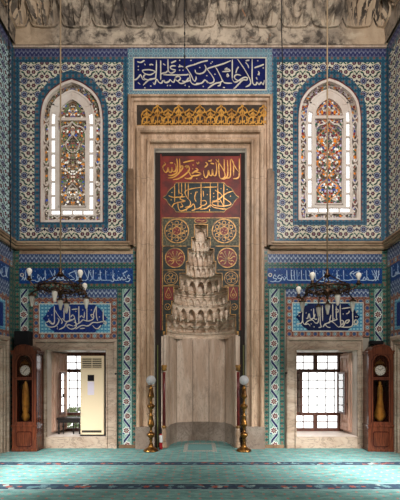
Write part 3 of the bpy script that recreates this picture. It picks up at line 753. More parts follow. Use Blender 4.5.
for x0, x1, lab in ((20, 28.5, 'narrow upright vine tile strip behind the left clock and black speaker'), (122.3, 131.7, 'tall tile strip of climbing vine and red flowers beside the niche, left'),
                    (269.3, 279.5, 'tall tile strip of climbing vine and red flowers beside the niche, right'), (374.3, 382.6, 'narrow upright vine tile strip above the right clock')):
    xc = (PX(x0)+PX(x1))/2; y1 = 444.5
    tag(obj('vine_tile_strip', rect(MB(), x0, 289, x1, y1, -.003), 'tile_vine', uv0=(xc, 0)), lab, 'tile strip')
obj('foot', rect(MB(), 119, 444.5, 136.8, 448, -.02), 'marble_brown', gl); obj('foot', rect(MB(), 265, 444.5, 284, 448, -.02), 'marble_brown', gr)
w = MB(); rect(w, 19.5, 249, 133, 254, -.002); struct(obj('trim_1', w, 'marble_ledge'), 'pale plaster line under the left marble ledge')
w = MB(); rect(w, 267.5, 249, 382, 254, -.002); struct(obj('trim_2', w, 'marble_ledge'), 'pale plaster line under the right marble ledge')

# marble ledge around the room
LP = [(0, 0), (.055, -.0), (.075, .02), (.08, .05), (.11, .06), (.115, .085), (.14, .10), (.14, .13), (.05, .145), (0, .15)]  # (out, z)
def ledge(mb, x0, x1, z, y0=0.0, flip=False):
    n = len(LP); vs = [(x0, y0-o, z+h) for o, h in LP]+[(x1, y0-o, z+h) for o, h in LP]
    return mb.add(vs, [(i, i+n, (i+1) % n+n, (i+1) % n) for i in range(n)]+[tuple(range(n)), tuple(range(2*n-1, n-1, -1))])
zl = PZ(250, 0)
m = ledge(MB(), -XW, PX(131), zl); struct(obj('trim_3', m, 'marble_ledge'), 'moulded marble ledge running left from the niche')
m = ledge(MB(), PX(269.5), XW, zl); struct(obj('trim_4', m, 'marble_ledge'), 'moulded marble ledge running right from the niche')
for s, nm in ((-1, 'trim_5'), (1, 'trim_6')):
    m = ledge(MB(), 0, -YF, zl)
    m.move(lambda p, s=s: (s*(XW+p[1]), -p[0], p[2])); struct(obj(nm, m, 'marble_ledge'), 'moulded marble ledge on the side wall')

# side walls tiles
def side(s):
    nm = 'left' if s < 0 else 'right'
    def sb(y0, y1, z0, z1, f=0.0): return MB().box(s*(XW-f), s*(XW+TH), y0, y1, z0, z1)
    t = thing('tilework', (s*XW, -1.6, PZ(243.5)), 'floral tilework with teal border on the %s side wall above the ledge' % nm, 'tilework')
    zb, zt = PZ(243.5), PZ(47.5)
    b = sb(-.12, 0, zb, zt); bb = sb(YF, -.12, zb, zb+.12); b.add(bb.v, bb.f); bb = sb(YF, -.12, zt-.26, zt-.16); b.add(bb.v, bb.f)
    obj('border', b, 'tile_teal', t, uv0=(0, 0))
    obj('crest', sb(YF, -.12, zt-.16, zt), 'tile_crest', t, uv0=(0, zt-.16))
    obj('floral_field', sb(YF, -.12, zb+.12, zt-.26), 'tile_floral_lit' if s < 0 else 'tile_floral', t)
    t = thing('tilework', (s*XW, -1.6, 0), 'tilework with blue script band and red border low on the %s side wall' % nm, 'tilework')
    obj('crest', sb(YF, -.06, PZ(262.5), PZ(250)), 'tile_crest_pale', t, uv0=(0, PZ(262.5)))
    obj('upright_border', sb(-.06, 0, 0, PZ(250)), 'tile_green', t); 
    obj('red_border', sb(YF, -.06, PZ(268.2), PZ(262.5)), 'tile_red', t, uv0=(0, PZ(268.2)+.01))
    obj('field', sb(YF, -.18, PZ(284), PZ(268.2)), 'tile_blue', t)
    obj('script_border', sb(-.18, -.06, 0, PZ(268.2)), 'tile_red' if 0 else 'tile_green', t)
    fs = fine_script(.2, 3.0, PZ(283.2), PZ(268.8), .018, -.004, 0, 11+s)
    fs.move(lambda p: (s*(XW+p[1]), -p[0], p[2])); obj('inscription', fs, 'script_blue', t, 'pale blue-white script')
    obj('lower_crest', sb(YF, -.18, PZ(297), PZ(284)), 'tile_crest_pale', t, uv0=(0, PZ(297)))
    obj('lower_red_border', sb(YF, -.18, PZ(339), PZ(297)), 'tile_red', t, uv0=(0, PZ(339)))
    obj('spandrel', sb(YF, -.34, PZ(332), PZ(304), .004), 'tile_turq', t)
    obj('cartouche', sb(YF, -.42, PZ(329), PZ(307), .008), 'tile_navyspeck', t)
    obj('lower_vine', sb(-.3, -.18, 0, PZ(339)), 'tile_green', t)
    f = MB().sweep(.26, 1.9, 0, PZ(338), [(0, 0), (0, -.05), (.03, -.07), (.08, -.07), (.1, -.045), (.16, -.045), (.18, -.03), (.24, -.03), (.26, 0.0), (.26, .02)])
    f.move(lambda p: (s*(XW+p[1]), -p[0], p[2]))
    tag(obj('window_surround', f, 'marble_window'), 'carved marble surround on the %s side wall at the picture edge' % nm, 'window surround')
    obj('inner_wall', sb(YF, -.5, 0, PZ(345), .002), 'marble_window', t)
for s in (-1, 1): side(s)

# ------------------------------------------------------------------ scalloped stone cornice
def cornice_grid(L0, L1, cw, seed):
    """returns grid of (s, out, z) : plain leaning band, then a row of shells with pointed feet"""
    nu = int((L1-L0)/.016); Z0 = ZT
    rows = []
    R = random.Random(seed)
    for k in range(12):
        rows.append(('b', k/11.0))
    for k in range(56): rows.append(('s', k/55.0))
    G = []
    for kind, t in rows:
        line = []
        for i in range(nu+1):
            s_ = L0+(L1-L0)*i/nu
            c = ((s_/cw+.5) % 1.0-.5)*2           # -1..1 inside one shell
            a = abs(c)
            foot = max(0, a-.62)/.38
            edge = .30+.045*a*a+.16*(max(0, a-.72)/.28)**1.6              # height of the shell's lower rim
            if kind == 'b':
                z = edge*t; out = .02+.05*t
                if t < .12: out += .035
            else:
                z = edge+t*1.05
                sweep = .075+.6*t**1.1
                conc = .24*(1-a**2.2)*sin(min(1, t*2.2)*pi*.5)
                an = atan2(t*.62+.03, c*.31)
                flut = .11*(1-abs(sin(an*3.5)))**1.2*min(1, t*8)*(1-t*.6)
                star = .07*max(0, 1-abs(a-.42)/.12)*max(0, 1-t*1.6)*min(1, t*9)
                rib = .06*max(0, 1-(1-a)/.16)
                inner = -.05*max(0, 1-abs(a-(.15+t*.75))/.05)*min(1, t*6)
                out = sweep-conc+flut+rib+star-inner*.4
                if t < .02: out = .115
                u2 = t-.42
                if u2 > 0:                         # second staggered row
                    c2 = ((s_/cw) % 1.0-.5)*2
                    out += .14*min(1, u2*8)*(1-.8*abs(c2)**3)-.1*(1-abs(c2)**2)*min(1, max(0, u2-.05)*6)
            line.append((s_, out, Z0+z))
        G.append(line)
    return G
def cornice(name, L0, L1, cw, fn, lab, seed=1):
    G = cornice_grid(L0, L1, cw, seed); mb = MB(); n = len(G[0])
    vs = [fn(p) for r in G for p in r]
    mb.add(vs, [(r*n+i, r*n+i+1, (r+1)*n+i+1, (r+1)*n+i) for r in range(len(G)-1) for i in range(n-1)], False)
    o = obj(name, mb, 'stone_cornice', origin=(0, 0, 0)); struct(o, lab); o.data.shade_smooth() if False else None
    return o
cornice('trim_7', -XW, XW, .618, lambda p: (p[0]+.03, -p[1], p[2]) if abs(p[0]) < XW-.1 else (p[0], -p[1], p[2]), 'scalloped stone cornice over the niche wall')
cornice('trim_8', 0, -YF, .8, lambda p: (-XW+p[1], -p[0], p[2]), 'scalloped stone cornice over the left wall')
cornice('trim_9', 0, -YF, .8, lambda p: (XW-p[1], -p[0], p[2]), 'scalloped stone cornice over the right wall')
m = MB().box(-XW, XW, -.035, TH, ZT-.03, ZT+.02); struct(obj('trim_10', m, 'marble_niche'), 'thin pale stone line under the cornice')

# ------------------------------------------------------------------ mihrab
mih = thing('mihrab', (0, 0, 0), 'tall marble prayer niche with stalactite hood and gilded frieze in the middle of the wall', 'prayer niche')
K = .02
m = MB().sweep(PX(128), PX(272.5), PZ(247), PZ(97), [(0, TH), (0, -.05), (.03, -.12), (.07, -.12), (.075, -.08), (.12, -.07), (.13, -.03), (.18, -.03), (.18, TH)])
obj('outer_moulding', m, 'marble_frame', mih)
for a, b, c, d in ((126.6, 129.4, 129.4, 134), (274, 271, 271.5, 266.6)):
    m = MB().box(PX(a), PX(b), -.03, .0, PZ(243.5), PZ(172)); m.box(PX(c), PX(d), -.128, -.03, PZ(247), PZ(172))
    obj('weathered_strip', m, 'marble_brown', mih, 'dark weathered stone strip')
# gilded frieze
fb = obj('frieze_board', rect(MB(), 136, 103, 264.5, 131, -.02, .02), 'frieze_dark', mih)
fr = MB()
def motif(px, top, big):
    k = 1 if big else .82; X = PX(px); zb = PZ(126.3); h = (PZ(106)-PZ(126.3))*(1 if big else .8)
    def q(a, b): return (X+a*.021, zb+b*h)
    for s in (-1, 1):
        fr.stroke([q(0, 1), q(s*1.6, .86), q(s*3.6, .80), q(s*4.2, .66), q(s*2.6, .58), q(s*2.0, .68)], .027, -.045, -.015)
        fr.stroke([q(0, .52), q(s*2.2, .46), q(s*4.0, .34), q(s*4.6, .14), q(s*3.0, .05), q(s*1.6, .14), q(s*2.4, .24)], .028, -.0455, -.015)
        fr.stroke([q(0, .78), q(s*1.8, .62), q(s*1.2, .46), q(0, .36)], .026, -.046, -.015)
        fr.stroke([q(s*5.2, 0.0), q(s*3.8, .3), q(s*5.2, .52), q(s*4.4, .74)], .022, -.0465, -.015)
    fr.stroke([q(0, .1), q(0, .9)], .03, -.047, -.03); fr.prism([q(-.9, .62), q(0, .42), q(.9, .62), q(0, .86)], -.05, -.03)
    fr.prism([q(-1.1, .14), q(0, .0), q(1.1, .14), q(0, .34)], -.05, -.03)
for i in range(7):
    if i < 6: motif(147.2+21.1*i, 0, False)
    if i < 6: motif(157.8+21.1*i, 0, True)
motif(137.5+1.5, 0, True) if False else None
fr.box(PX(137), PX(264), -.042, -.03, PZ(127.2), PZ(126.4))
obj('arabesque', fr, 'gold', fb, 'gilded arabesque scrollwork')
m = rect(MB(), 136, 127.2, 264.5, 131, -.05, .02); obj('frieze_sill', m, 'marble_frame', mih)
# portal frame
m = MB().sweep(PX(137), PX(263.5), 0, PZ(131), [(0, TH), (0, -.10), (.015, -.125), (.06, -.125), (.085, -.10), (.088, -.055), (.10, -.04), (.15, -.035), (.19, -.045), (.215, -.08), (.245, -.08), (.262, -.06), (.265, -.01), (.29, .01), (.335, .01), (.34, .04), (.37, .045), (.37, .12)])
obj('portal_frame', m, 'marble_frame', mih)
for a, b in ((136.5, 155.2), (245.3, 264)):
    obj('plinth', MB().box(PX(a), PX(b), -.135, 0, 0, PZ(426)), 'marble_grey', mih, 'grey veined plinth block')
# dark wooden jamb
m = MB().sweep(PX(155.4), PX(245.2), 0, PZ(149.6), [(0, .0), (0, .03), (.015, .03), (.10, .04), (.10, .12)])
m.box(PX(155.4), PX(161), .05, .14, 0, PZ(150)); m.box(PX(240.2), PX(245.2), .05, .14, 0, PZ(150))
obj('jamb', m, 'jamb_wood', mih, 'dark timber lining')
for a in (160.3, 240.2): obj('red_fillet', MB().box(PX(a), PX(a+.9), .03, .06, PZ(330), PZ(153)), 'red_paint', mih)
for a in (157, 243.2): obj('olive_fillet', MB().box(PX(a), PX(a+1.0), .022, .05, 0, PZ(345)), 'olive_paint', mih)

# tiers of the hood : half width px, top y, bottom y, cells
CXN = 201.0; XC0 = PX(CXN)
TIERS = [(34.5, 314.5, 336, 9), (29, 301, 314.5, 9), (27, 287, 301, 12), (21, 273, 287, 7), (14.5, 261, 273, 8), (12.6, 248, 261, 7), (9, 237, 248, 6), (6.2, 224, 237, 1)]
YB = .05
red = MB(); gold = MB(); GR = {-1: [MB(), MB()], 1: [MB(), MB()], 0: [MB(), MB()]}
xl, xr = 161.0, 240.6
def bx(mb, a, y0, b, y1, f=YB, bk=YB+.06): mb.box(PX(a), PX(b), f, bk, PZ(y0), PZ(y1))
# painted board : red field, then squares left and right of the stepped hood
bx(red, xl, 152.5, xr, 217)
rows = [(217, 245), (245, 269), (269, 285), (285, 300), (300, 313), (313, 336)]
prev = 217
for hw, y0, y1, n in TIERS[::-1]:
    pass
steps = [(217, 224, 0)]+[(y0, y1, hw) for hw, y0, y1, n in TIERS[::-1]]
for y0, y1, hw in steps:
    for ry0, ry1 in rows:
        a, b = max(y0, ry0), min(y1, ry1)
        if b <= a: continue
        k = min(1, rows.index((ry0, ry1)))
        if hw == 0: bx(GR[-1][k], xl, a, CXN, b); bx(GR[1][k], CXN, a, xr, b)
        else:
            if CXN-hw > xl: bx(GR[-1][k], xl, a, CXN-hw, b)
            if CXN+hw < xr: bx(GR[1][k], CXN+hw, a, xr, b)
pb = thing('painted_board', (XC0, .08, PZ(336)), 'dark painted board with gold script and roundels above the stalactite hood', 'painted board')
obj('field', red, 'panel_red', pb, 'dark red painted field')
for s_ in (-1, 1): obj('ground', GR[s_][0], 'panel_green', pb, 'speckled olive green ground'); obj('ground', GR[s_][1], 'panel_dark', pb, 'dark green ground')
# gold trims
def gl_(pts, w=.012, e=0.0): gold.stroke([(PX(a), PZ(b)) for a, b in pts], w, YB-.008-e, YB, taper=False)
def gbar(a, y0, b, y1): bx(gold, a, y0, b, y1, YB-.009, YB)
gbar(162, 216.6, 239.6, 217.4); gbar(162, 217, 162.7, 330); gbar(239.2, 217, 239.9, 330)
for s in (-1, 1):
    for hw, y0, y1, n in TIERS:
        a = CXN+s*hw; gbar(min(a, a+s*.8), y0, max(a, a+s*.8), y1)
    for i in range(len(TIERS)):
        hw, y0 = TIERS[i][0], TIERS[i][1]; nx = TIERS[i+1][0] if i+1 < len(TIERS) else 0
        a, b = sorted((CXN+s*nx, CXN+s*(hw+.8))); gbar(a, y0-.7, b, y0)
    for yy, hw in ((245, 12.6), (269, 14.5), (285, 21)):
        a, b = sorted((CXN+s*(hw+2), CXN+s*38.8)); gbar(a, yy, b, yy+.7)
# roundels
framing = gold
def medal(mat, lab):
    obj_ = obj('medallion', base, mat, pb, lab); obj('gilding', gold, 'gold_dull', obj_, 'gold painted ornament')
def cc(px, py): return PX(px), PZ(py)
for cx_, s in ((176.6, -1), (224.2, 1)):
    x, z = cc(cx_, 230.2); R = .25; base = MB(); gold = MB(); rd = base; rr = MB()
    rd.disc(x, z, R, YB-.006, YB); gold.ring(x, z, R-.022, R, YB-.014, YB-.004); gold.ring(x, z, .075, .09, YB-.013, YB-.004)
    rr.disc(x, z, .075, YB-.01, YB)
    for r0 in (0, 1):
        tri = [(x+.17*cos(pi/2+r0*pi/3+2*pi*k/3+pi/6), z+.17*sin(pi/2+r0*pi/3+2*pi*k/3+pi/6)) for k in range(4)]
        for k in range(3): gold.stroke([tri[k], tri[k+1]], .012, YB-.0125-.0003*k, YB-.004, False)
    for k in range(6):
        t_ = pi/6+k*pi/3; px_, pz_ = x+.165*cos(t_), z+.165*sin(t_)
        gold.ring(px_, pz_, .03, .042, YB-.013, YB-.004, 12); gold.disc(x+.2*cos(t_+pi/6), z+.2*sin(t_+pi/6), .016, YB-.012, YB, 8)
        gold.stroke([(x+.09*cos(t_), z+.09*sin(t_)), (x+.13*cos(t_+.2), z+.13*sin(t_+.2)), (x+.2*cos(t_+.45), z+.2*sin(t_+.45))], .01, YB-.0118, YB-.004)
    for k in range(4):
        t_ = k*pi/2; gold.stroke([(x+.03*cos(t_), z+.03*sin(t_)), (x+.06*cos(t_+.6), z+.06*sin(t_+.6))], .01, YB-.015, YB-.01)
    medal('roundel_dark', 'large dark roundel with a gold six pointed star'); obj('boss', rr, 'roundel_red', pb)
for cx_ in (174.8, 227.4):
    x, z = cc(cx_, 257.2); R = .203; base = MB(); gold = MB(); rr = base
    rr.disc(x, z, R, YB-.006, YB); gold.ring(x, z, R-.02, R, YB-.014, YB-.004)
    for s in (-1, 1):
        for p in ([(0, -.01), (.05, .02), (.09, .09), (.12, .10), (.14, .07)], [(0, 0), (.06, -.02), (.13, .03), (.16, .01)], [(0, -.02), (.06, -.06), (.10, -.05), (.14, -.08)], [(.01, 0), (.03, .07), (.05, .12), (.03, .13)], [(.01, -.03), (.04, -.10), (.08, -.13), (.1, -.11)]):
            gold.stroke([(x+s*a, z+b) for a, b in p], .02, YB-.0125, YB-.004)
    medal('roundel_red', 'red roundel with radiating gold strokes')
for cx_ in (170.8, 231.3):
    x, z = cc(cx_, 277.6); R = .14; base = MB(); gold = MB(); rd = base
    rd.disc(x, z, R, YB-.006, YB); gold.ring(x, z, R-.012, R, YB-.013, YB-.004)
    for k in range(5):
        t_ = k*2*pi/5+.4; gold.ring(x+.06*cos(t_), z+.06*sin(t_), .04, .049, YB-.011, YB-.004, 12)
    medal('roundel_dark', 'small dark roundel with interlaced gold rings')
for cx_ in (168.3, 233.6):
    x, z = cc(cx_, 293); base = MB(); gold = MB(); rr = base
    rr.box(x-.09, x+.09, YB-.004, YB, z-.13, z+.13)
    gold.stroke([(x, z+.12), (x-.035, z+.04), (x-.06, z-.03), (x-.03, z-.085), (x+.03, z-.085), (x+.06, z-.03), (x+.035, z+.04), (x, z+.12)], .013, YB-.011, YB-.003, False)
    gold.ring(x, z-.03, .018, .028, YB-.012, YB-.003, 12)
    medal('roundel_red', 'small red square with a gold teardrop')
for cx_ in (167.4, 234.4):
    x, z = cc(cx_, 306.4); base = MB().disc(x, z, .068, YB-.004, YB); gold = MB(); gold.ring(x, z, .055, .068, YB-.012, YB-.003, 16); gold.stroke([(x-.03, z+.02), (x, z-.03), (x+.03, z+.02)], .014, YB-.011, YB-.003); medal('roundel_dark', 'tiny gold ringed roundel')
gold = framing
for cx_ in (163.7, 238): bx(gold, cx_-1, 331, cx_+1, 335, YB-.008, YB)
x, z = cc(200.8, 219.8); base = MB(); gold = MB(); rr = base
rr.prism([(x-.12, z), (x-.08, z+.035), (x+.08, z+.035), (x+.12, z), (x+.08, z-.035), (x-.08, z-.035)], YB-.007, YB)
gold.stroke([(x-.13, z), (x-.08, z+.045), (x+.08, z+.045), (x+.13, z), (x+.08, z-.045), (x-.08, z-.045), (x-.13, z)], .01, YB-.0105, YB, False)
gold.stroke([(x-.08, z), (x-.03, z+.012), (x+.02, z-.01), (x+.08, z+.008)], .014, YB-.012, YB-.003)
medal('roundel_red', 'small red cartouche over the hood')
gold = framing; rd = MB()
# cartouche in the red field
def bc3(a, b): return (160+a/9.52, 180+b/9.52)
def bc4(a, b): return (200+a/9.52, 180+b/9.52)
Lh = [bc3(*q) for q in ((22, 157), (60, 132), (76, 100), (102, 72), (132, 50), (152, 16))]
Rh = [bc4(*q) for q in ((230, 16), (252, 42), (302, 70), (326, 110), (350, 140), (374, 153))]
mid = 180+156/9.52
Bt = [(a, 2*mid-b) for a, b in Rh[::-1][1:]]+[(a, 2*mid-b) for a, b in Lh[::-1][:-1]]
ol = [(PX(a), PZ(b)) for a, b in Lh+Rh+Bt]
rd.prism(ol, YB-.005, YB)
for i in range(len(ol)): gold.stroke([ol[i], ol[(i+1) % len(ol)]], .013, YB-.0108, YB-.002, False)
cb = obj('cartouche', rd, 'roundel_dark', pb, 'dark pointed cartouche')
obj('gilding', gold, 'gold_dull', pb, 'gold painted lines')
obj('inscription', script(RED1, .028, YB-.012, YB-.002, .02), 'gold', pb, 'gold script on the red field')
obj('inscription', script(RED2, .02, YB-.015, YB-.004, .016), 'gold', cb, 'gold script in the dark cartouche')

# stalactite hood
hood = MB(); NU = 220
XC = PX(CXN)
def ringpt(R, th, dep=1.0): return (XC+R*cos(th), max(.02, .06+dep*R*sin(th)))
grid = []
for ti, (hw, y0, y1, n) in enumerate(TIERS):
    R = hw*K; zt, zb = PZ(y0), PZ(y1); h = zt-zb
    nr = 18 if ti else 40
    Rdown = TIERS[ti-1][0]*K if ti else None
    for r in range(nr):
        v = r/(nr-1); line = []
        for i in range(NU+1):
            th = pi*i/NU
            c = ((i/NU*n) % 1.0-.5)*2
            if i == NU: c = 1
            a = abs(c)
            scallop = (1-a**2.4)*h*[0, .10, .06, .10, .12, .12, .12, .0][ti]
            z = zb+scallop+(h-scallop)*v
            vt = [1, .72, .5, .74, .8, .8, .8, .8][ti]
            ap = [0, .8, .8, .8, .85, .85, .85, .55][ti]*sqrt(max(0, 1-min(1, v/vt)**2.2))
            rec = [0, .15, .035, .15, .06, .06, .05, .05][ti]*max(0, min(1, (ap-a)/.10))
            if ti == 0:
                q = [(0, .0), (.10, .0), (.12, .016), (.26, .02), (.28, .0), (.38, -.004), (.40, .024), (.54, .026), (.56, .004), (.70, .0), (.72, .03), (.96, .03), (.97, .0), (1.01, .0)]
                rec = next(b for (a_, b), (c_, d_) in zip(q, q[1:]) if a_ <= v <= c_)
                rec += .05*max(0, min(1, (.8*sqrt(max(0, 1-(max(0, v-.4)/.3)**2))-a)/.12)) if .4 < v < .7 else 0
                rec += .05*max(0, min(1, (.8-a)/.12)) if .74 < v < .94 else 0
            if ti == 2: rec += .022 if (.58 < v < .66 or .8 < v < .88) else 0
            Rr = R-(.012*(1-v) if ti else 0)+rec-(.012 if v > .93 and ti else 0)
            x, y = ringpt(Rr, th, 1.0+(.25*(1-v) if ti == 0 else 0))
            line.append((x, y, z))
        if r == 0 and ti:
            # soffit out to the tier below
            lo = []
            for i in range(NU+1):
                x, y = ringpt(Rdown, pi*i/NU); lo.append((x, y, PZ(TIERS[ti-1][1])+.012))
            grid.append(lo)
        grid.append(line)
top = [(XC+.02*cos(pi*i/NU), .06+.05*sin(pi*i/NU), PZ(225)) for i in range(NU+1)]
grid.append(top)
n = NU+1
hood.add([p for l in grid for p in l], [(r*n+i, r*n+i+1, (r+1)*n+i+1, (r+1)*n+i) for r in range(len(grid)-1) for i in range(NU)])
# drops hanging at the meeting of cells
for ti, (hw, y0, y1, nn) in enumerate(TIERS):
    if ti in (0, 2, 7): continue
    R = hw*K-.02; big = 1.0 if ti in (2, 4, 6) else .8
    if ti == 1: big = 1.15
    if ti == 4: big = .8
    for k in range(1, nn):
        x, y = ringpt(R, pi*k/nn); s_ = big*(1 if hw > 16 else .55)
        z = PZ(y1)
        hood.lathe([(.001, -.075*s_), (.014*s_, -.06*s_), (.02*s_, -.02*s_), (.036*s_, .03*s_), (.04*s_, .07*s_), (.02*s_, .11*s_)], (x, y-.01, z), 8)
obj('stalactite_hood', hood, 'stone_hood', mih, 'tiers of carved stone stalactites')
# niche wall
ZN = PZ(336)
plan = [(.695, .0), (.66, .10), (.65, .36), (.53, .72), (.18, .87), (-.18, .87), (-.53, .72), (-.65, .36), (-.66, .10), (-.695, .0)]
def facets(z0, z1, ins=0.0):
    m = MB()
    for i in range(len(plan)-1):
        (a, b), (c, d) = plan[i], plan[i+1]
        L = sqrt((c-a)**2+(d-b)**2); nx, ny = (d-b)/L, -(c-a)/L
        g = .006
        q = lambda x, y: (XC+x*(1-ins), y-ins*.5)
        p0, p1 = q(a, b), q(c, d)
        m.vprism([p0, p1, (p1[0]*1.0-nx*0, p1[1]+.05), (p0[0], p0[1]+.05)] if abs(c-a) > abs(d-b) else [p0, p1, (p1[0]+(.05 if a > 0 else -.05), p1[1]), (p0[0]+(.05 if a > 0 else -.05), p0[1])], z0, z1)
    return m
o = obj('niche_wall', facets(.42, ZN+.02), 'marble_niche', mih)
obj('niche_base', facets(0, .42, .012), 'marble_grey', mih, 'grey marble base course')
m = MB()
for i in range(1, len(plan)-1):
    if abs(plan[i][0]) < .6: m.tube([(XC+plan[i][0], plan[i][1]-.002, 0.01), (XC+plan[i][0], plan[i][1]-.002, ZN)], .006, 6)
obj('niche_joint', m, 'marble_dark', mih, 'darker joints between the slabs')
for a, b in ((161, CXN-34.2), (CXN+34.2, 240.6)): obj('niche_return', MB().box(PX(a), PX(b), YB, .16, 0, PZ(336)), 'marble_niche', mih)
# slender red columns
for px in (164.2, 238):
    X = PX(px)
    c = obj('column', MB().lathe([(.036, PZ(426)), (.034, PZ(400)), (.034, PZ(372))], (X, .02, 0), 14), 'red_marble', mih, 'dark red engaged column')
    obj('capital', MB().lathe([(.034, 0), (.05, .02), (.045, .06), (.055, .1), (.05, .12)], (X, .02, PZ(371)), 12), 'gold_dull', c)
    obj('base', MB().lathe([(.055, 0), (.06, .03), (.05, .1), (.035, .18), (.05, .26), (.052, .3), (.04, .36), (.036, .43)], (X, .02, 0), 12), 'marble_frame', c)
    obj('gilt_ring', MB().lathe([(.04, -.03), (.055, 0), (.04, .03)], (X, .02, PZ(427)), 12), 'gold_dull', c)

# ------------------------------------------------------------------ stained glass windows
def stained(i, nm, glass_main, glass_b, lab):
    cx, zb, zs, za = UW[i]
    yg = .075; y0 = .03
    w = thing(nm, (cx, .1, zb), lab, 'window'); del w['category']; w['kind'] = 'structure'
    def outline(hw, b, s_, a): return [(cx-hw, b)]+arch(cx, hw, s_, a)+[(cx+hw, b)]
    k = .02
    g = MB(); O = outline(.63, zb, zs, za-.02)
    M1 = outline(.455, zb+.16, zs, za-.22); M2 = outline(.30, zb+.29, zs, za-.36)
    lev = [(.632, zb-.0, zs, za), (.575, zb+.05, zs, za-.07), (.46, zb+.14, zs, za-.20), (.42, zb+.175, zs, za-.235), (.345, zb+.26, zs-.02, za-.33), (.285, zb+.31, zs-.05, za-.40)]
    L = [outline(*q) for q in lev]
    def ringstrip(A, B, ya, yb, mb):
        mb.strip(A, B, ya, yb); mb.strip([A[0], A[-1]], [B[0], B[-1]], ya, yb); return mb
    # glass
    obj('border_glass', ringstrip(L[0], L[2], yg, yg+.008, MB()), glass_b, w, 'border of coloured mosaic glass', uv0=(cx, zb))
    obj('clear_pane', ringstrip(L[2], L[4], yg, yg+.008, MB()), 'clear_glass', w, 'clear bright panes')
    mg = MB(); c5 = arch(cx, .345, zs-.02, za-.33)
    mg.strip(c5, [(x, zb+.26) for x, z in c5], yg, yg+.008)
    obj('main_glass', mg, glass_main, w, 'mosaic panel of coloured glass', uv0=(cx, zb))
    # plaster tracery
    f = MB()
    ringstrip(L[0], L[1], y0-.02, yg, f); ringstrip(L[2], L[3], y0, yg, f); ringstrip(L[4], L[5], y0, yg, f)
    obj('window_frame', f, 'plaster_pale', w)
    t = MB()
    # crosses in the outer border
    def mids(A, B): return [((a[0]+b[0])/2, (a[1]+b[1])/2) for a, b in zip(A, B)]
    for s in (-1, 1):
        for kz in range(5):
            z = zb+.30+kz*.43
            if z > zs+.1: continue
            xa, xb = cx+s*.575, cx+s*.465; h = .09
            t.stroke([(xa, z-h), ((xa+xb)/2, z-.02), (xb, z-h)], .024, y0, yg, False); t.stroke([(xa, z+h), ((xa+xb)/2, z+.02), (xb, z+h)], .024, y0+.001, yg, False)
            t.stroke([(xa, z-h-.0), (xa-s*.012, z-.21), (xa, z-.33)], .018, y0+.002, yg, False)
            t.stroke([(xb, z-h-.0), (xb+s*.012, z-.21), (xb, z-.33)], .018, y0+.002, yg, False)
    for fx, fz in ((.36, .66), (-.36, .66), (.2, .86), (-.2, .86)):
        X, Z = cx+fx*1.42, zs+(za-zs)*fz
        t.stroke([(X-.06*(1 if fx > 0 else -1), Z-.09), (X, Z-.01), (X+.06*(1 if fx > 0 else -1), Z-.0)], .024, y0, yg, False)
        t.stroke([(X-.07*(1 if fx > 0 else -1), Z+.0), (X-.01, Z+.01), (X+.02*(1 if fx > 0 else -1), Z+.09)], .024, y0+.001, yg, False)
    for s in (-1, 0, 1):
        X = cx+s*.3
        t.stroke([(X-.06, zb+.14), (X, zb+.095), (X-.06, zb+.05)], .022, y0, yg, False); t.stroke([(X+.06, zb+.14), (X, zb+.095), (X+.06, zb+.05)], .022, y0+.001, yg, False)
    up = [p for p in zip(arch(cx, .43, zs, za-.23), arch(cx, .335, zs-.02, za-.34)) if p[0][1] > zs+.18]
    t.strip([p[0] for p in up], [p[1] for p in up], y0+.012, yg)
    # bars between clear panes
    z = zb+.27
    while z < zs+.15:
        for s in (-1, 1): t.box(cx+s*.33, cx+s*.43, y0+.01, yg, z-.016, z+.016)
        z += .285
    for s in (-1, 0, 1): t.box(cx+s*.21-.014, cx+s*.21+.014, y0+.01, yg, zb+.17, zb+.27)
    for s in (-1, 1):
        t.stroke([(cx+s*.40, zs+.34), (cx+s*.27, zs+.30)], .03, y0, yg, False)
    t.stroke([(cx, za-.24), (cx, za-.33)], .03, y0, yg, False)
    # lunette bar and inner ogee
    zz = zs+.04
    t.box(cx-.3, cx+.3, y0-.004, yg, zz-.03, zz+.03)
    og = [(-.27, -.03), (-.265, -.16), (-.2, -.26+.12), (-.1, -.05), (0, -.01)]
    ob = [(cx-.27, zb+.33), (cx-.27, zz-.34), (cx-.25, zz-.22), (cx-.17, zz-.15), (cx-.08, zz-.13), (cx, zz-.05)]
    t.stroke(ob, .022, y0, yg, False); t.stroke([(2*cx-x, q) for x, q in ob], .022, y0, yg, False)
    t.box(cx-.27, cx+.27, y0, yg, zb+.325, zb+.35)
    # medallion tracery inside the panel
    if i == 0:
        for zc, rr_ in ((zs-.45, .13), (zs-.80, .0), (zb+.65, .1)):
            if rr_: t.stroke([(cx, zc+rr_*1.5), (cx+rr_, zc+.03), (cx+rr_*.8, zc-rr_*.8), (cx, zc-rr_*1.3), (cx-rr_*.8, zc-rr_*.8), (cx-rr_, zc+.03), (cx, zc+rr_*1.5)], .012, y0+.02, yg, False)
    obj('tracery', t, 'plaster_pale', w)
stained(0, 'window_1', 'glass_left', 'glass_grey', 'arched window of greyish mosaic glass in pale tracery, upper left')
stained(1, 'window_2', 'glass_right', 'glass_border_right', 'arched window of colourful orange and red mosaic glass in pale tracery, upper right')

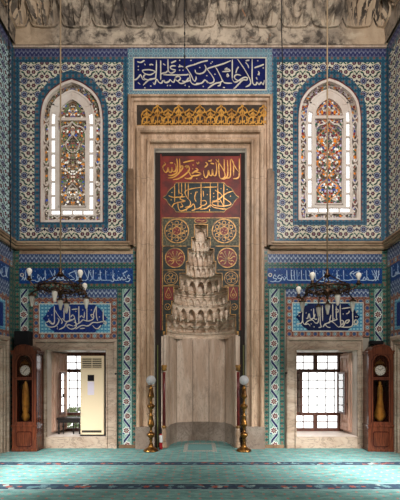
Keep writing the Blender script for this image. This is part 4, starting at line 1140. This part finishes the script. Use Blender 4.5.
# ------------------------------------------------------------------ lower windows
def surround(x0, x1, ytop, lab, px0, px1):
    m = MB()
    X0, X1, Z1 = PX(px0), PX(px1), PZ(ytop)
    i0, i1 = x0-X0, X1-x1
    pr = [(0, TH), (0, -.05), (.02, -.06), (.055, -.06), (.06, -.035), (.17, -.03), (.18, -.05), (.205, -.05), (.213, -.0), (.213, .018)]
    R = []
    zt = 1.95; top = Z1-zt
    for o, y in pr:
        f = o/.213
        R.append([(X0+i0*f, y, 0), (X0+i0*f, y, Z1-top*f), (X1-i1*f, y, Z1-top*f), (X1-i1*f, y, 0)])
    vs = sum(R, []); m.add(vs, [(i*4+k, i*4+k+1, (i+1)*4+k+1, (i+1)*4+k) for i in range(len(pr)-1) for k in range(3)])
    m.box(x0-.01, x1+.01, -.03, .018, 0, .228)
    return tag(obj('window_surround', m, 'marble_window'), lab, 'window surround')
surround(-3.06, -1.88, 339.4, 'moulded marble surround of the left lower window with the air conditioner', 33, 117.2)
surround(1.93, 3.14, 337, 'moulded marble surround of the right lower window with the white grille', 286, 362)
def lower_window(nm, x0, x1, lab, left):
    cx = (x0+x1)/2; Y = .75
    w = thing(nm, (cx, Y, .23), lab, 'window'); del w['category']; w['kind'] = 'structure'
    m = MB(); y0, y1 = Y-.03, Y+.04
    zs = [.23, .294, .58, .624, 1.537, 1.581, 1.878, 1.95]
    m.box(x0, x0+.115, y0, y1, .23, 1.95); m.box(x1-.115, x1, y0, y1, .23, 1.95)
    for a, b in ((.23, .294), (.57, .635), (1.525, 1.59), (1.878, 1.95)): m.box(x0+.115, x1-.115, y0, y1, a, b)
    for a, b in ((.294, .57), (1.59, 1.878)): m.box(cx-.04, cx+.04, y0, y1, a, b)
    obj('window_frame', m, 'window_wood', w, 'dark brown timber frame')
    m = MB()
    for a, b in ((x0+.115, cx-.04), (cx+.04, x1-.115)):
        for c, d in ((.294, .57), (1.59, 1.878)):
            m.box((a+b)/2-.009, (a+b)/2+.009, Y-.01, Y+.02, c, d); m.box(a, b, Y-.01, Y+.02, (c+d)/2-.009, (c+d)/2+.009)
    obj('glazing_bar', m, 'window_wood', w)
    m = MB().box(x0+.115, x1-.115, Y+.005, Y+.009, .294, .57); m.box(x0+.115, x1-.115, Y+.005, Y+.009, 1.59, 1.878)
    obj('pane', m, 'clear_glass', w)
    # iron grille outside
    m = MB(); n = 6
    for k in range(n): 
        X = x0+.12+(x1-x0-.24)*k/(n-1); m.tube([(X, .93, .55), (X, .93, 1.62)], .012, 6)
    z = .60
    while z < 1.62:
        m.tube([(x0+.1, .93, z), (x1-.1, .93, z)], .012, 6)
        for k in range(n):
            X = x0+.12+(x1-x0-.24)*k/(n-1); m.ball((X, .93, z), .022, 8)
        z += .185
    obj('grille', m, 'iron_white', w, 'pale iron grille with round knuckles')
    # reveal lining
    r = MB(); r.box(x0-.03, x0, .02, .98, .20, 1.98); r.box(x1, x1+.03, .02, .98, .20, 1.98); r.box(x0, x1, .02, .98, 1.95, 1.98); r.box(x0, x1, .02, .98, .20, .23)
    obj('reveal', r, 'plaster_pale', w, 'pale plastered reveal')
    # folded shutter against the side
    def shutter(xa, ya, xb, yb, z0, z1, face):
        s = MB(); L = sqrt((xb-xa)**2+(yb-ya)**2); s.box(0, L, 0, .035, z0, z1)
        for (a, b) in ((z0+.1, z0+.16), (z1-.42, z1-.36), (z1-.09, z1-.04), (z0+.02, z0+.06)): s.box(.03, L-.03, -.018, 0, a, b)
        for u in (.05, L-.09): s.box(u, u+.04, -.022, 0, z0+.02, z1-.03)
        s.box(L/2-.07, L/2+.07, -.016, 0, z0+.24, z1-.5, 0); s.box(L/2-.045, L/2+.045, -.024, 0, z0+.28, z1-.54)
        s.box(L/2-.07, L/2+.07, -.016, 0, z1-.32, z1-.12)
        for zz in (z0+.2, z1-.45):
            for j in range(4): s.ball((.09+(L-.18)*j/3, -.012, zz), .016, 8)
        ang = atan2(yb-ya, xb-xa)
        s.move(lambda p: (xa+p[0]*cos(ang)-p[1]*sin(ang), ya+p[0]*sin(ang)+p[1]*cos(ang), p[2])); return s
    if left: sh = shutter(x0+.03, .22, x0+.16, .70, .28, 1.92, 1)
    else: sh = shutter(x1-.07, .70, x1-.03, .24, .28, 1.92, 1)
    obj('shutter', sh, 'shutter_wood', w, 'carved light brown wooden shutter')
    m = MB()
    if left: m.tube([(x0+.12, .5, 1.0), (x0+.16, .48, 1.0), (x0+.16, .48, 1.06)], .012, 6)
    else: m.tube([(x1-.05, .34, .85), (x1-.09, .34, .86), (x1-.09, .34, .92)], .012, 6)
    obj('handle', m, 'black_iron', w)
    # casements
    def casement(xh, dirn, ang, name='casement'):
        Wd = (x1-x0-.23)/2; c = MB(); g = MB(); z0, z1 = .64, 1.52; t_ = .035
        c.box(0, t_, -.018, .018, z0, z1); c.box(Wd-t_, Wd, -.018, .018, z0, z1); c.box(t_, Wd-t_, -.018, .018, z0, z0+t_); c.box(t_, Wd-t_, -.018, .018, z1-t_, z1)
        for k in (1, 2, 3, 4): c.box(t_, Wd-t_, -.008, .008, z0+(z1-z0)*k/5-.007, z0+(z1-z0)*k/5+.007)
        g.box(t_, Wd-t_, -.002, .002, z0+t_, z1-t_)
        f = lambda p: (xh+dirn*(p[0]*cos(ang)-p[1]*sin(ang)), Y-.02-p[0]*sin(ang)-p[1]*cos(ang), p[2])
        c.move(f); g.move(f)
        q = obj(name, c, 'window_wood', w, 'hinged casement leaf standing open'); obj('pane', g, 'casement_glass', q)
    if left:
        casement(x0+.125, 1, pi*.47); 
        casement(x1-.12, -1, .03)
    else:
        casement(x1-.12, -1, pi*.49); casement(x0+.11, 1, pi*.46)
    return w
lower_window('window_3', -3.06, -1.88, 'lower left window with brown timber frame behind the bench and air conditioner', True)
lower_window('window_4', 1.93, 3.14, 'lower right window with brown frame, white grille and open casement', False)

# outside
struct(obj('ground', MB().box(-5, 5, 1.06, 4.2, -.5, -.4), 'outside_stone', origin=(0, 2, -.4)))
def bush(px, Y, r, h, lab, seed):
    R = random.Random(seed); m = MB()
    X = PX(px, Y)
    for k in range(240):
        a = R.random()*2*pi; q = r*sqrt(R.random()); z = -.4+h*R.random()**.7; q *= (1-.5*max(0, (z+.4)/h))
        c = (X+q*cos(a), Y+q*sin(a), z); d = .11; t_ = R.random()*pi
        m.add([(c[0]-d*cos(t_), c[1]-d*sin(t_), c[2]-d*.4), (c[0]+d*.3, c[1], c[2]-d*.2), (c[0]+d*cos(t_), c[1]+d*sin(t_), c[2]+d*.5), (c[0]-d*.3, c[1], c[2]+d*.3)], [(0, 1, 2, 3)])
    tag(obj('bush', m, 'leafy'), lab, 'bush')
bush(76, 3.2, .6, .9, 'pale green bush outside behind the dark bench', 2)

# ------------------------------------------------------------------ air conditioner
Y = .02
xa, xb, z0, z1 = PX(80.3, Y), PX(104, Y), .231, PZ(355.8, Y)
ac = thing('air_conditioner', ((xa+xb)/2, Y, z0), 'tall cream floor-standing air conditioner in the left window opening', 'air conditioner')
obj('body', MB().box(xa, xb, Y, Y+.3, z0+.03, z1, .012), 'ac_cream', ac)
obj('plinth', MB().box(xa-.01, xb+.02, Y+.01, Y+.32, z0, z0+.03), 'bench_wood', ac)
m = MB().box(xa+.04, xb-.05, Y-.004, Y, z1-.25, z1-.045); obj('outlet', m, 'ac_dark', ac, 'dark air outlet')
m = MB()
for k in range(6): m.box(xa+.04, xb-.05, Y-.014, Y-.003, z1-.25+.036*k, z1-.25+.036*k+.013)
m.box((xa+xb)/2-.006, (xa+xb)/2+.006, Y-.015, Y-.003, z1-.25, z1-.045)
obj('louvre', m, 'ac_cream', ac)
cxm = (xa+xb)/2-.03
obj('display', MB().box(cxm-.06, cxm+.07, Y-.005, Y, PZ(381, Y), PZ(374.8, Y)), 'display_black', ac, 'black display window')
obj('sticker', MB().box(cxm-.06, cxm+.07, Y-.004, Y, PZ(395, Y), PZ(381.5, Y)), 'sticker', ac, 'pale grey label sheet')
obj('intake', MB().box(xa+.03, xb-.05, Y-.004, Y, z0+.075, z0+.12), 'ac_dark', ac, 'lower intake slot')
obj('side_shade_strip', MB().box(xb+.001, xb+.012, Y+.01, Y+.3, z0+.02, z1), 'bench_wood', ac)  # dark strip standing in for the shadow on the unit's right side

# bench
bn = thing('bench', (PX(68.5, .35), .4, .235), 'low dark wooden bench on the left window sill beside the air conditioner', 'bench')
xa, xb = PX(57, .3), PX(82, .3)
obj('seat', MB().box(xa, xb, .26, .56, .53, .57, .006), 'bench_wood', bn)
obj('apron', MB().box(xa+.03, xb-.03, .275, .545, .47, .53), 'bench_wood', bn)
for x in (xa+.03, xb-.06):
    for y in (.275, .52): obj('leg', MB().lathe([(.02, 0), (.014, .05), (.022, .12), (.016, .2), (.02, .24)], (x+.015, y+.012, .235), 10), 'bench_wood', bn)
for x in (xa+.14, xb-.17): obj('baluster', MB().lathe([(.012, 0), (.018, .06), (.01, .12), (.018, .2), (.012, .24)], (x, .28, .235), 8), 'bench_wood', bn)

# ------------------------------------------------------------------ candlesticks
PROF = [(451, 7.4), (450.2, 7.6), (449, 6.6), (447.5, 4.2), (446, 2.6), (443.5, 2.1), (442, 1.4), (440.5, 1.2), (439.6, 2.2), (438, 1.5), (436.5, 3.4), (435, 4.1), (433.6, 4.0), (432.2, 2.0), (431, 1.2), (428, 1.3), (426.2, 2.4), (425, 3.4), (423.5, 3.3), (420, 2.4), (416.5, 1.8), (415.6, 2.8), (414.8, 1.4), (412, 1.2), (410.8, 1.8), (409.5, 1.3), (408, 3.0), (406.6, 4.0), (405, 3.6), (403.6, 1.7), (402.5, 1.2), (399, 1.2), (398, 1.8), (397, 3.3), (395.5, 3.2), (392, 2.3), (389, 1.9), (388, 2.4), (387, 1.2), (385, 1.0)]
for px, lab in ((151, 'tall turned brass candlestick with white glass globe standing left of the niche'), (244, 'tall turned brass candlestick with white glass globe standing right of the niche')):
    Y = -.3; sc = (D0+Y)/F; X = PX(px, Y); z0 = PZ(451, Y)
    t = thing('candlestick', (X, Y, 0), lab, 'candlestick')
    obj('stem', MB().lathe([(r*sc, PZ(py, Y)-z0) for py, r in PROF if py < 444], (X, Y, 0), 20), 'brass', t)
    obj('base', MB().lathe([(r*sc, PZ(py, Y)-z0) for py, r in PROF if py >= 443], (X, Y, 0), 24), 'brass', t)
    obj('globe', MB().ball((X, Y, PZ(380.2, Y)), .092, 20), 'globe_glass', t, 'frosted glass globe')
    obj('lamp_socket', MB().lathe([(.016, 0), (.024, .03), (.012, .05), (.02, .09), (.004, .11)], (X, Y, PZ(385, Y)), 10), 'lamp_grey', t)
    m = MB()
    for py in (386.5, 414): m.tube([(X-.09, Y, PZ(py, Y)), (X+.09, Y, PZ(py, Y))], .005, 6)
    obj('cross_wire', m, 'black_iron', t)
# bottle leaning by the left column
Y = -.14; X = PX(160.8, Y)
t = thing('bottle', (X, Y, 0), 'slim dark-capped spray bottle with red and white body beside the left candlestick', 'bottle')
obj('body', MB().lathe([(.03, 0), (.034, .02), (.034, .26), (.02, .31)], (X, Y, 0), 14), 'bottle_red', t)
obj('body_label', MB().lathe([(.0345, .14), (.0355, .15), (.0355, .27), (.0345, .28)], (X, Y, 0), 14), 'bottle_white', t, 'white label')
obj('cap', MB().lathe([(.018, .3), (.022, .33), (.02, .40), (.008, .42)], (X, Y, 0), 12), 'ink', t, 'black cap')

# ------------------------------------------------------------------ longcase clocks
def clock(loc, rz, lab, bigp):
    t = thing('grandfather_clock', loc, lab, 'clock', rz=rz)
    def L(name, mb, mat, par=t, lab=None): return obj(name, mb, mat, par, lab, local=True)
    w, d = .23, .17
    def archz(x, hw, z, rise, sh=.6):
        u = abs(x)/hw
        return z+rise*sqrt(max(0, 1-(u/sh)**2.2))
    b = MB().box(-w-.015, w+.015, -d-.015, d+.01, 0, .05, .006); b.box(-w-.005, w+.005, -d-.005, d+.01, .05, .47); b.box(-w-.018, w+.018, -d-.018, d+.01, .47, .51, .006)
    base = L('base', b, 'clock_wood')
    L('panel', MB().prism([(-.15, .12), (-.12, .09), (.12, .09), (.15, .12), (.15, .36), (.12, .39), (-.12, .39), (-.15, .36)], -d-.016, -d-.004), 'clock_wood_dark', base)
    L('raised_field', MB().prism([(-.13, .13), (-.11, .11), (.11, .11), (.13, .13), (.13, .35), (.11, .37), (-.11, .37), (-.13, .35)], -d-.024, -d-.014), 'clock_wood', base)
    c = MB(); zt = 1.88
    c.box(-w, -w+.02, -d, d, .51, zt); c.box(w-.02, w, -d, d, .51, zt); c.box(-w, w, d-.02, d, .51, zt); c.box(-w, w, -d+.01, d, zt-.03, zt)
    L('case', c, 'clock_wood')
    L('back_panel', MB().box(-w+.02, w-.02, d-.03, d-.02, .51, zt-.03), 'clock_wood_dark')
    # front door frame with arched head
    f = MB(); iw = .145
    f.box(-w, -iw, -d-.005, -d+.02, .51, zt); f.box(iw, w, -d-.005, -d+.02, .51, zt)
    f.box(-iw, iw, -d-.005, -d+.02, .51, .57); f.box(-iw, iw, -d-.005, -d+.02, 1.365, 1.415)
    n = 20; xs = [-iw*cos(pi*k/n) for k in range(n+1)]
    f.strip([(x, 1.90) for x in xs], [(x, archz(x, iw, 1.72, .115, .86)) for x in xs], -d-.005, -d+.02)
    L('door', f, 'clock_wood')
    mo = MB(); pa = [(-iw-.03, .56), (-iw-.03, 1.72)]+[(x*1.22, archz(x, iw, 1.745, .12, .86)) for x in xs]+[(iw+.03, 1.72), (iw+.03, .56)]
    for a_, b_ in zip(pa[:-1], pa[1:]):
        if abs(a_[0]-b_[0])+abs(a_[1]-b_[1]) > 1e-3: mo.stroke([a_, b_], .012, -d-.014, -d-.004, False)
    mo.stroke([(-iw-.02, 1.39), (iw+.02, 1.39)], .016, -d-.013, -d-.004, False)
    L('moulding', mo, 'clock_wood_dark')
    # crown
    xs2 = [-(w+.02)*cos(pi*k/36) for k in range(37)]
    cr = MB(); cr.strip([(x, archz(x, w+.02, 1.90, .115, .74)) for x in xs2], [(x, 1.86) for x in xs2], -d-.02, d+.005)
    cr.strip([(x, archz(x, w+.02, 1.925, .115, .74)) for x in xs2], [(x, archz(x, w+.02, 1.895, .115, .74)) for x in xs2], -d-.035, d+.005)
    L('crown', cr, 'clock_wood')
    g = MB().box(-iw, iw, -d+.006, -d+.01, .57, 1.365); g.box(-iw, iw, -d+.006, -d+.01, 1.415, 1.86); L('pane', g, 'clock_glass')
    # dial
    yd = -d+.03
    L('dial_plate', MB().box(-iw-.02, iw+.02, yd+.02, yd+.03, 1.40, 1.86), 'clock_wood_dark')
    dl = MB().disc(0, 1.55, .1, yd, yd+.012, 32); dial = L('dial', dl, 'dial_white', t, 'white enamel dial')
    nm_ = MB()
    for k in range(12):
        a = k*pi/6; nm_.stroke([(.066*sin(a), 1.55+.066*cos(a)), (.085*sin(a), 1.55+.085*cos(a))], .011 if k % 3 == 0 else .007, yd-.002, yd, False)
    L('numerals', nm_, 'ink', dial, 'black hour marks')
    hm = MB().stroke([(0, 1.55), (.045, 1.595)], .009, yd-.006, yd-.001, False); hm.stroke([(0, 1.55), (-.04, 1.50)] if not bigp else [(0, 1.55), (-.05, 1.585)], .007, yd-.009, yd-.001, False)
    L('hand', hm, 'ink', dial)
    bz = MB().ring(0, 1.55, .095, .108, yd-.004, yd+.014); 
    for s in (-1, 1):
        bz.stroke([(0, 1.72), (s*.04, 1.705), (s*.075, 1.68), (s*.09, 1.64)], .02, yd, yd+.012); bz.stroke([(0, 1.70), (s*.03, 1.68), (s*.06, 1.67)], .018, yd-.002, yd+.012)
        bz.ball((s*.085, yd, 1.655), .014, 8); bz.ball((s*.05, yd, 1.70), .016, 8); bz.stroke([(s*.105, 1.62), (s*.115, 1.57), (s*.105, 1.5)], .012, yd, yd+.012)
    bz.prism([(-.04, 1.69), (0, 1.665), (.04, 1.69), (.025, 1.74), (0, 1.76), (-.025, 1.74)], yd-.004, yd+.012)
    L('bezel', bz, 'brass', dial, 'brass crest over the dial')
    # lyre shaped pendulum of pressed brass
    prof = [(.003, 1.345), (.018, 1.335), (.026, 1.30), (.018, 1.27), (.036, 1.24), (.048, 1.18), (.05, 1.0), (.058, .92), (.07, .86), (.082, .80), (.1, .74), (.105, .68), (.088, .62), (.05, .585), (.002, .575)] if bigp else \
           [(.003, 1.345), (.02, 1.33), (.04, 1.28), (.056, 1.2), (.066, 1.05), (.07, .92), (.066, .80), (.05, .74), (.07, .70), (.078, .66), (.065, .61), (.03, .58), (.002, .575)]
    pm = MB(); yp = -d+.035
    n = len(prof); A = [(-x, z) for x, z in prof]; B = [(x, z) for x, z in prof]
    ys = [yp+.012-.02*min(1, x/.05) for x, z in prof]
    vs = [(a[0], yp+.012, a[1]) for a in A]+[(0, y, a[1]) for a, y in zip(A, ys)]+[(b_[0], yp+.012, b_[1]) for b_ in B]+[(0, yp+.02, a[1]) for a in A]
    fs = []
    for i in range(n-1):
        for q in range(4):
            a_, b_ = q*n, ((q+1) % 4)*n
            if q == 2: b_ = 3*n
            if q == 3: a_, b_ = 3*n, 0
            fs.append((a_+i, a_+i+1, b_+i+1, b_+i))
    pm.add(vs, fs, True)
    R = random.Random(3)
    z = 1.26
    while z > .62:
        hw_ = [x for x, zz in prof if zz <= z][0]
        for s in (-1, 1):
            pm.ball((s*hw_*.72, yp-.002, z), .011, 6); pm.stroke([(s*hw_*.2, z-.03), (s*hw_*.6, z-.015), (s*hw_*.35, z+.015)], .008, yp-.014, yp)
        pm.ball((0, yp-.006, z-.02), .012, 6); z -= .05
    L('pendulum', pm, 'gold', t, 'ornate pressed brass pendulum')
    return t
clock((PX(24.3, -.36), -.185, 0), 0, 'reddish wooden longcase clock with slim orange-gold pendulum, standing in the left corner', False)
clock((3.455, -.20, 0), math.radians(-5), 'reddish wooden longcase clock with bulbous ornate gold pendulum, standing in the right corner', True)
for nm, x0, x1, z0, z1, yy, lab in (('speaker', PX(14.8, -.2), PX(29.8, -.2), 1.80, PZ(331, -.2), -.03, 'black box loudspeaker on the wall behind the left clock'), ('speaker', 3.30, 3.50, 1.62, PZ(343.6, -.1), .0, 'black loudspeaker barely showing over the top of the right clock')):
    y1 = -.0; y0 = -.17 if x0 < 0 else -.03
    x1 = x1
    t = thing('loudspeaker', ((x0+x1)/2, -.1, z0), lab, 'loudspeaker')
    if x0 < 0: 
        z0 = 2.035
        obj('cabinet', MB().box(x0, x1, -.24, -.06, z0, z1, .01), 'speaker_black', t); obj('bracket', MB().box((x0+x1)/2-.03, (x0+x1)/2+.03, -.06, 0, 2.15, 2.25), 'black_iron', t)
        obj('grille', MB().box(x0+.015, x1-.015, -.245, -.24, z0+.015, z1-.015), 'speaker_black', t)
    else:
        z0 = 2.06; z1 = 2.13
        obj('cabinet', MB().box(3.34, 3.58, -.2, -.05, z0, z1, .01), 'speaker_black', t); obj('bracket', MB().box(3.42, 3.48, -.05, 0, z0+.01, z0+.05), 'black_iron', t)

# ------------------------------------------------------------------ chandeliers
def chandelier(px, Y, pyc, lamps_up, lamps_dn, lab, cordtop=0):
    s = (D0+Y)/F; X = PX(px, Y); zc = PZ(pyc, Y); zj = PZ(pyc-15, Y)
    t = thing('chandelier', (X, Y, zc), lab, 'chandelier')
    m = MB().tube([(X, Y, zj), (X, Y, 8.9)], .012, 8); obj('suspension_rod', m, 'cord_tan', t)
    k = MB().lathe([(.012, .09), (.03, .06), (.018, .03), (.04, 0), (.05, -.03), (.02, -.06)][::-1], (X, Y, zj), 12); obj('hook', k, 'bronze', t)
    R = .33
    rg_ = MB(); n = 32
    rg_.tube([(X+R*cos(2*pi*i/n), Y+R*sin(2*pi*i/n), zc) for i in range(n+1)], .016, 8)
    rg_.tube([(X+R*.55*cos(2*pi*i/n), Y+R*.55*sin(2*pi*i/n), zc-.05) for i in range(n+1)], .012, 8)
    for i in range(24):
        a = 2*pi*i/24; c = (X+R*cos(a), Y+R*sin(a), zc)
        pts = [(c[0]+.045*cos(b)*-sin(a), c[1]+.045*cos(b)*cos(a), c[2]-.015+.055*sin(b)) for b in [2*pi*q/10 for q in range(11)]]
        rg_.tube(pts, .007, 6)
    obj('hoop', rg_, 'bronze', t, 'pierced bronze hoop')
    for i in range(4):
        a = pi/4+i*pi/2+.3; obj('stay', MB().tube([(X, Y, zj), (X+R*cos(a), Y+R*sin(a), zc+.02)], .009, 6), 'bronze', t)
    hub = MB().lathe([(.004, -.13), (.03, -.11), (.02, -.08), (.05, -.05), (.07, 0), (.03, .04), (.02, .09), (.04, .12), (.012, .15)], (X, Y, zc-.04), 14)
    for i in range(6):
        a = i*pi/3; hub.tube([(X+.05*cos(a), Y+.05*sin(a), zc-.05), (X+.2*cos(a), Y+.2*sin(a), zc-.07), (X+R*cos(a), Y+R*sin(a), zc)], .009, 6)
    obj('hub', hub, 'bronze', t)
    def arm(lx, lz, dy, up):
        c = (lx, Y+dy, lz); a = atan2(dy, lx-X); r0 = (X+R*.8*cos(a), Y+R*.8*sin(a), zc-.01)
        b0 = (c[0], c[1], lz-(.06 if up else -.05))
        mid = ((r0[0]+b0[0])/2+.02*cos(a), (r0[1]+b0[1])/2, min(r0[2], b0[2])-.05 if up else max(r0[2], b0[2])+.02)
        P = []
        for q in range(9):
            u = q/8; P.append(tuple((1-u)**2*r0[j]+2*u*(1-u)*mid[j]+u*u*b0[j] for j in range(3)))
        m = MB().tube(P, .010, 6)
        e = P[4]; m.tube([(e[0]+.03*cos(b)*cos(a), e[1]+.03*cos(b)*sin(a), e[2]+.03+.03*sin(b)) for b in [2*pi*q/8 for q in range(9)]], .006, 6)
        m.tube([(e[0]+.024*cos(b)*cos(a), e[1]+.024*cos(b)*sin(a), e[2]-.025+.024*sin(b)) for b in [2*pi*q/8 for q in range(9)]], .006, 6)
        A = obj('arm', m, 'bronze', t)
        if up:
            obj('lamp_socket', MB().lathe([(.018, -.07), (.045, -.055), (.045, -.045), (.022, -.03), (.026, -.005), (.02, .0)], c, 12), 'bronze', A)
            obj('bulb', MB().lathe([(.016, -.002), (.018, .02), (.034, .05), (.043, .08), (.038, .105), (.02, .122), (.003, .127)], c, 14), 'bulb_white', A, 'frosted white bulb')
        else:
            obj('lamp_socket', MB().lathe([(.06, -.0), (.066, .012), (.03, .022), (.024, .05), (.012, .06)], c, 14), 'bronze', A)
            obj('glass_shade', MB().lathe([(.004, -.17), (.014, -.165), (.022, -.14), (.024, -.12), (.034, -.08), (.042, -.04), (.04, -.015), (.034, 0)], c, 16), 'shade_glass', A, 'tapering tulip glass shade')
    for lx, ly, dy in lamps_up:
        sc = (D0+Y+dy); arm((lx-HX)*sc/F, CAMZ+(HY-ly)*sc/F, dy, True)
    for lx, ly, dy in lamps_dn:
        sc = (D0+Y+dy); arm((lx-HX)*sc/F, CAMZ+(HY-ly)*sc/F, dy, False)
    return t
chandelier(60.5, -1.5, 288, [(29.3, 276, -.1), (80.3, 278, -.3), (84.8, 290.5, .3)], [(32, 296, .1), (54.6, 291, -.38), (60.5, 300, .33), (66.5, 303.5, .42), (86.3, 298.5, .12)],
           'bronze chandelier with white bulbs and glass shades hanging in front of the left side')
ch2 = chandelier(327.3, -1.5, 289, [(312.4, 280.5, -.36), (358.6, 280.5, -.1), (298.6, 294, .15)], [(302.4, 302, .28), (318.6, 307, .42), (327.6, 304.5, .38), (337.6, 294.5, -.2), (352.6, 301.5, .22)],
           'bronze chandelier with white bulbs and glass shades hanging in front of the right side')

# ------------------------------------------------------------------ hanging cords
def chain(pts, r, lab, mat='black_iron', bead=0.0, step=.25):
    m = MB().tube(pts, r, 6)
    (ax, ay, az), (bx_, by, bz) = pts[0], pts[-1]
    if bead:
        z = az
        while z < 8.85:
            k = (z-az)/(bz-az); m.ball((ax+(bx_-ax)*k, ay+(by-ay)*k, z), bead, 8, 1.8); z += step
    tag(obj('hanging_chain', m, mat), lab, 'chain')
def XY(px, py, Y): return (PX(px, Y), Y, PZ(py, Y))
chain([XY(10.5, 250, -1.0), XY(9.3, 120, -1.0), XY(8.6, -20, -1.0)], .009, 'knotted black chain hanging down in front of the left side wall', bead=.017, step=.16)
chain([XY(184.6, 68, -1.0), XY(184.8, 30, -1.0), XY(184.6, -20, -1.0)], .008, 'dark chain hanging in front of the top calligraphy panel', bead=.016, step=.2)
chain([XY(283.8, 132, -.25), XY(282, 100, -.2), XY(282.5, 60, -.2), XY(281.5, 30, -.35), XY(282, -14, -.9)], .010, 'black wire hanging down over the floral tiles left of the right window', bead=0)
m = MB().ball(XY(283.8, 132, -.25), .022, 8); 
# small door stops on the surrounds
for px, py, lab in ((116.2, 373.8, 'small black iron knob on the edge of the left window surround'), (285.8, 373, 'small black iron knob on the edge of the right window surround')):
    tag(obj('knob', MB().lathe([(.018, -.02), (.024, 0), (.018, .02)], (0, 0, 0), 10).move(lambda p, px=px, py=py: (PX(px)+p[0], -.04+p[2]*1.5, PZ(py)+p[1])), 'black_iron'), lab, 'knob')

GROUPS = {'candlestick': 'pair of brass candlesticks beside the niche', 'grandfather_clock': 'pair of longcase clocks in the corners', 'chandelier': 'pair of bronze chandeliers',
          'loudspeaker': 'loudspeakers behind the clocks', 'vine_tile_strip': 'upright vine tile strips', 'tile_band': 'crested tile bands', 'inscription_panel': 'calligraphy tile panels',
          'tilework': 'floral and bordered tilework of the walls', 'tile_border': 'green tile borders', 'window_surround': 'marble window surrounds', 'knob': 'iron knobs on the surrounds', 'hanging_chain': 'hanging chains and wires'}
for o in COL.objects:
    k = o.name.split('.')[0]
    if o.parent is None and 'category' in o and k in GROUPS: o['group'] = GROUPS[k]

# ------------------------------------------------------------------ light
W = bpy.data.worlds.new('sky'); SC.world = W; W.use_nodes = True
nt = W.node_tree; nt.nodes.clear()
wo = nt.nodes.new('ShaderNodeOutputWorld'); bg = nt.nodes.new('ShaderNodeBackground')
tc = nt.nodes.new('ShaderNodeTexCoord'); sp = nt.nodes.new('ShaderNodeSeparateXYZ'); nt.links.new(tc.outputs['Generated'], sp.inputs[0])
mr = nt.nodes.new('ShaderNodeMapRange'); nt.links.new(sp.outputs[1], mr.inputs[0])
mr.inputs[1].default_value = -.1; mr.inputs[2].default_value = .35; mr.inputs[3].default_value = .42; mr.inputs[4].default_value = 3.2
zr = nt.nodes.new('ShaderNodeMapRange'); nt.links.new(sp.outputs[2], zr.inputs[0])
zr.inputs[1].default_value = .3; zr.inputs[2].default_value = .8; zr.inputs[3].default_value = 1.0; zr.inputs[4].default_value = .25
mu = nt.nodes.new('ShaderNodeMath'); mu.operation = 'MULTIPLY'; nt.links.new(mr.outputs[0], mu.inputs[0]); nt.links.new(zr.outputs[0], mu.inputs[1])
bg.inputs[0].default_value = (1.0, .99, .98, 1); nt.links.new(mu.outputs[0], bg.inputs[1]); nt.links.new(bg.outputs[0], wo.inputs[0])
def area(nm, loc, rot, sx, sy, e, col=(1, 1, 1), spread=180):
    l = bpy.data.lights.new(nm, 'AREA'); l.shape = 'RECTANGLE'; l.size = sx; l.size_y = sy; l.energy = e; l.color = col; l.spread = math.radians(spread)
    o = bpy.data.objects.new(nm, l); COL.objects.link(o); o.location = loc; o.rotation_euler = rot; return o
from mathutils import Vector
def aim(o, tgt):
    o.rotation_euler = (Vector(tgt)-o.location).to_track_quat('-Z', 'Y').to_euler(); return o
aim(area('window_daylight', (-3.6, -2.8, 1.7), (0, 0, 0), 1.4, 1.8, 150, (.94, .98, 1), 75), (-2.7, -1.35, -.1))
aim(area('window_daylight', (3.6, -2.8, 1.7), (0, 0, 0), 1.4, 1.8, 180, (.94, .98, 1), 75), (2.6, -1.35, -.1))
aim(area('added_key_light', (1.5, -6.2, 6.8), (0, 0, 0), 1.8, 1.6, 500, (1, .98, .955)), (-.3, 0, 4.2))  # unseen key light, added to bring out the relief and brighten the wall

cam = bpy.data.cameras.new('camera'); co = bpy.data.objects.new('camera', cam); COL.objects.link(co); SC.camera = co
co.location = (0, -D0, CAMZ); co.rotation_euler = (pi/2, 0, 0)
cam.sensor_fit = 'HORIZONTAL'; cam.sensor_width = 36; cam.lens = F/400*36; cam.shift_y = 125/400
SC.view_settings.view_transform = 'Standard'; SC.view_settings.look = 'None'; SC.view_settings.gamma = 1
SC.view_settings.exposure = -0.3
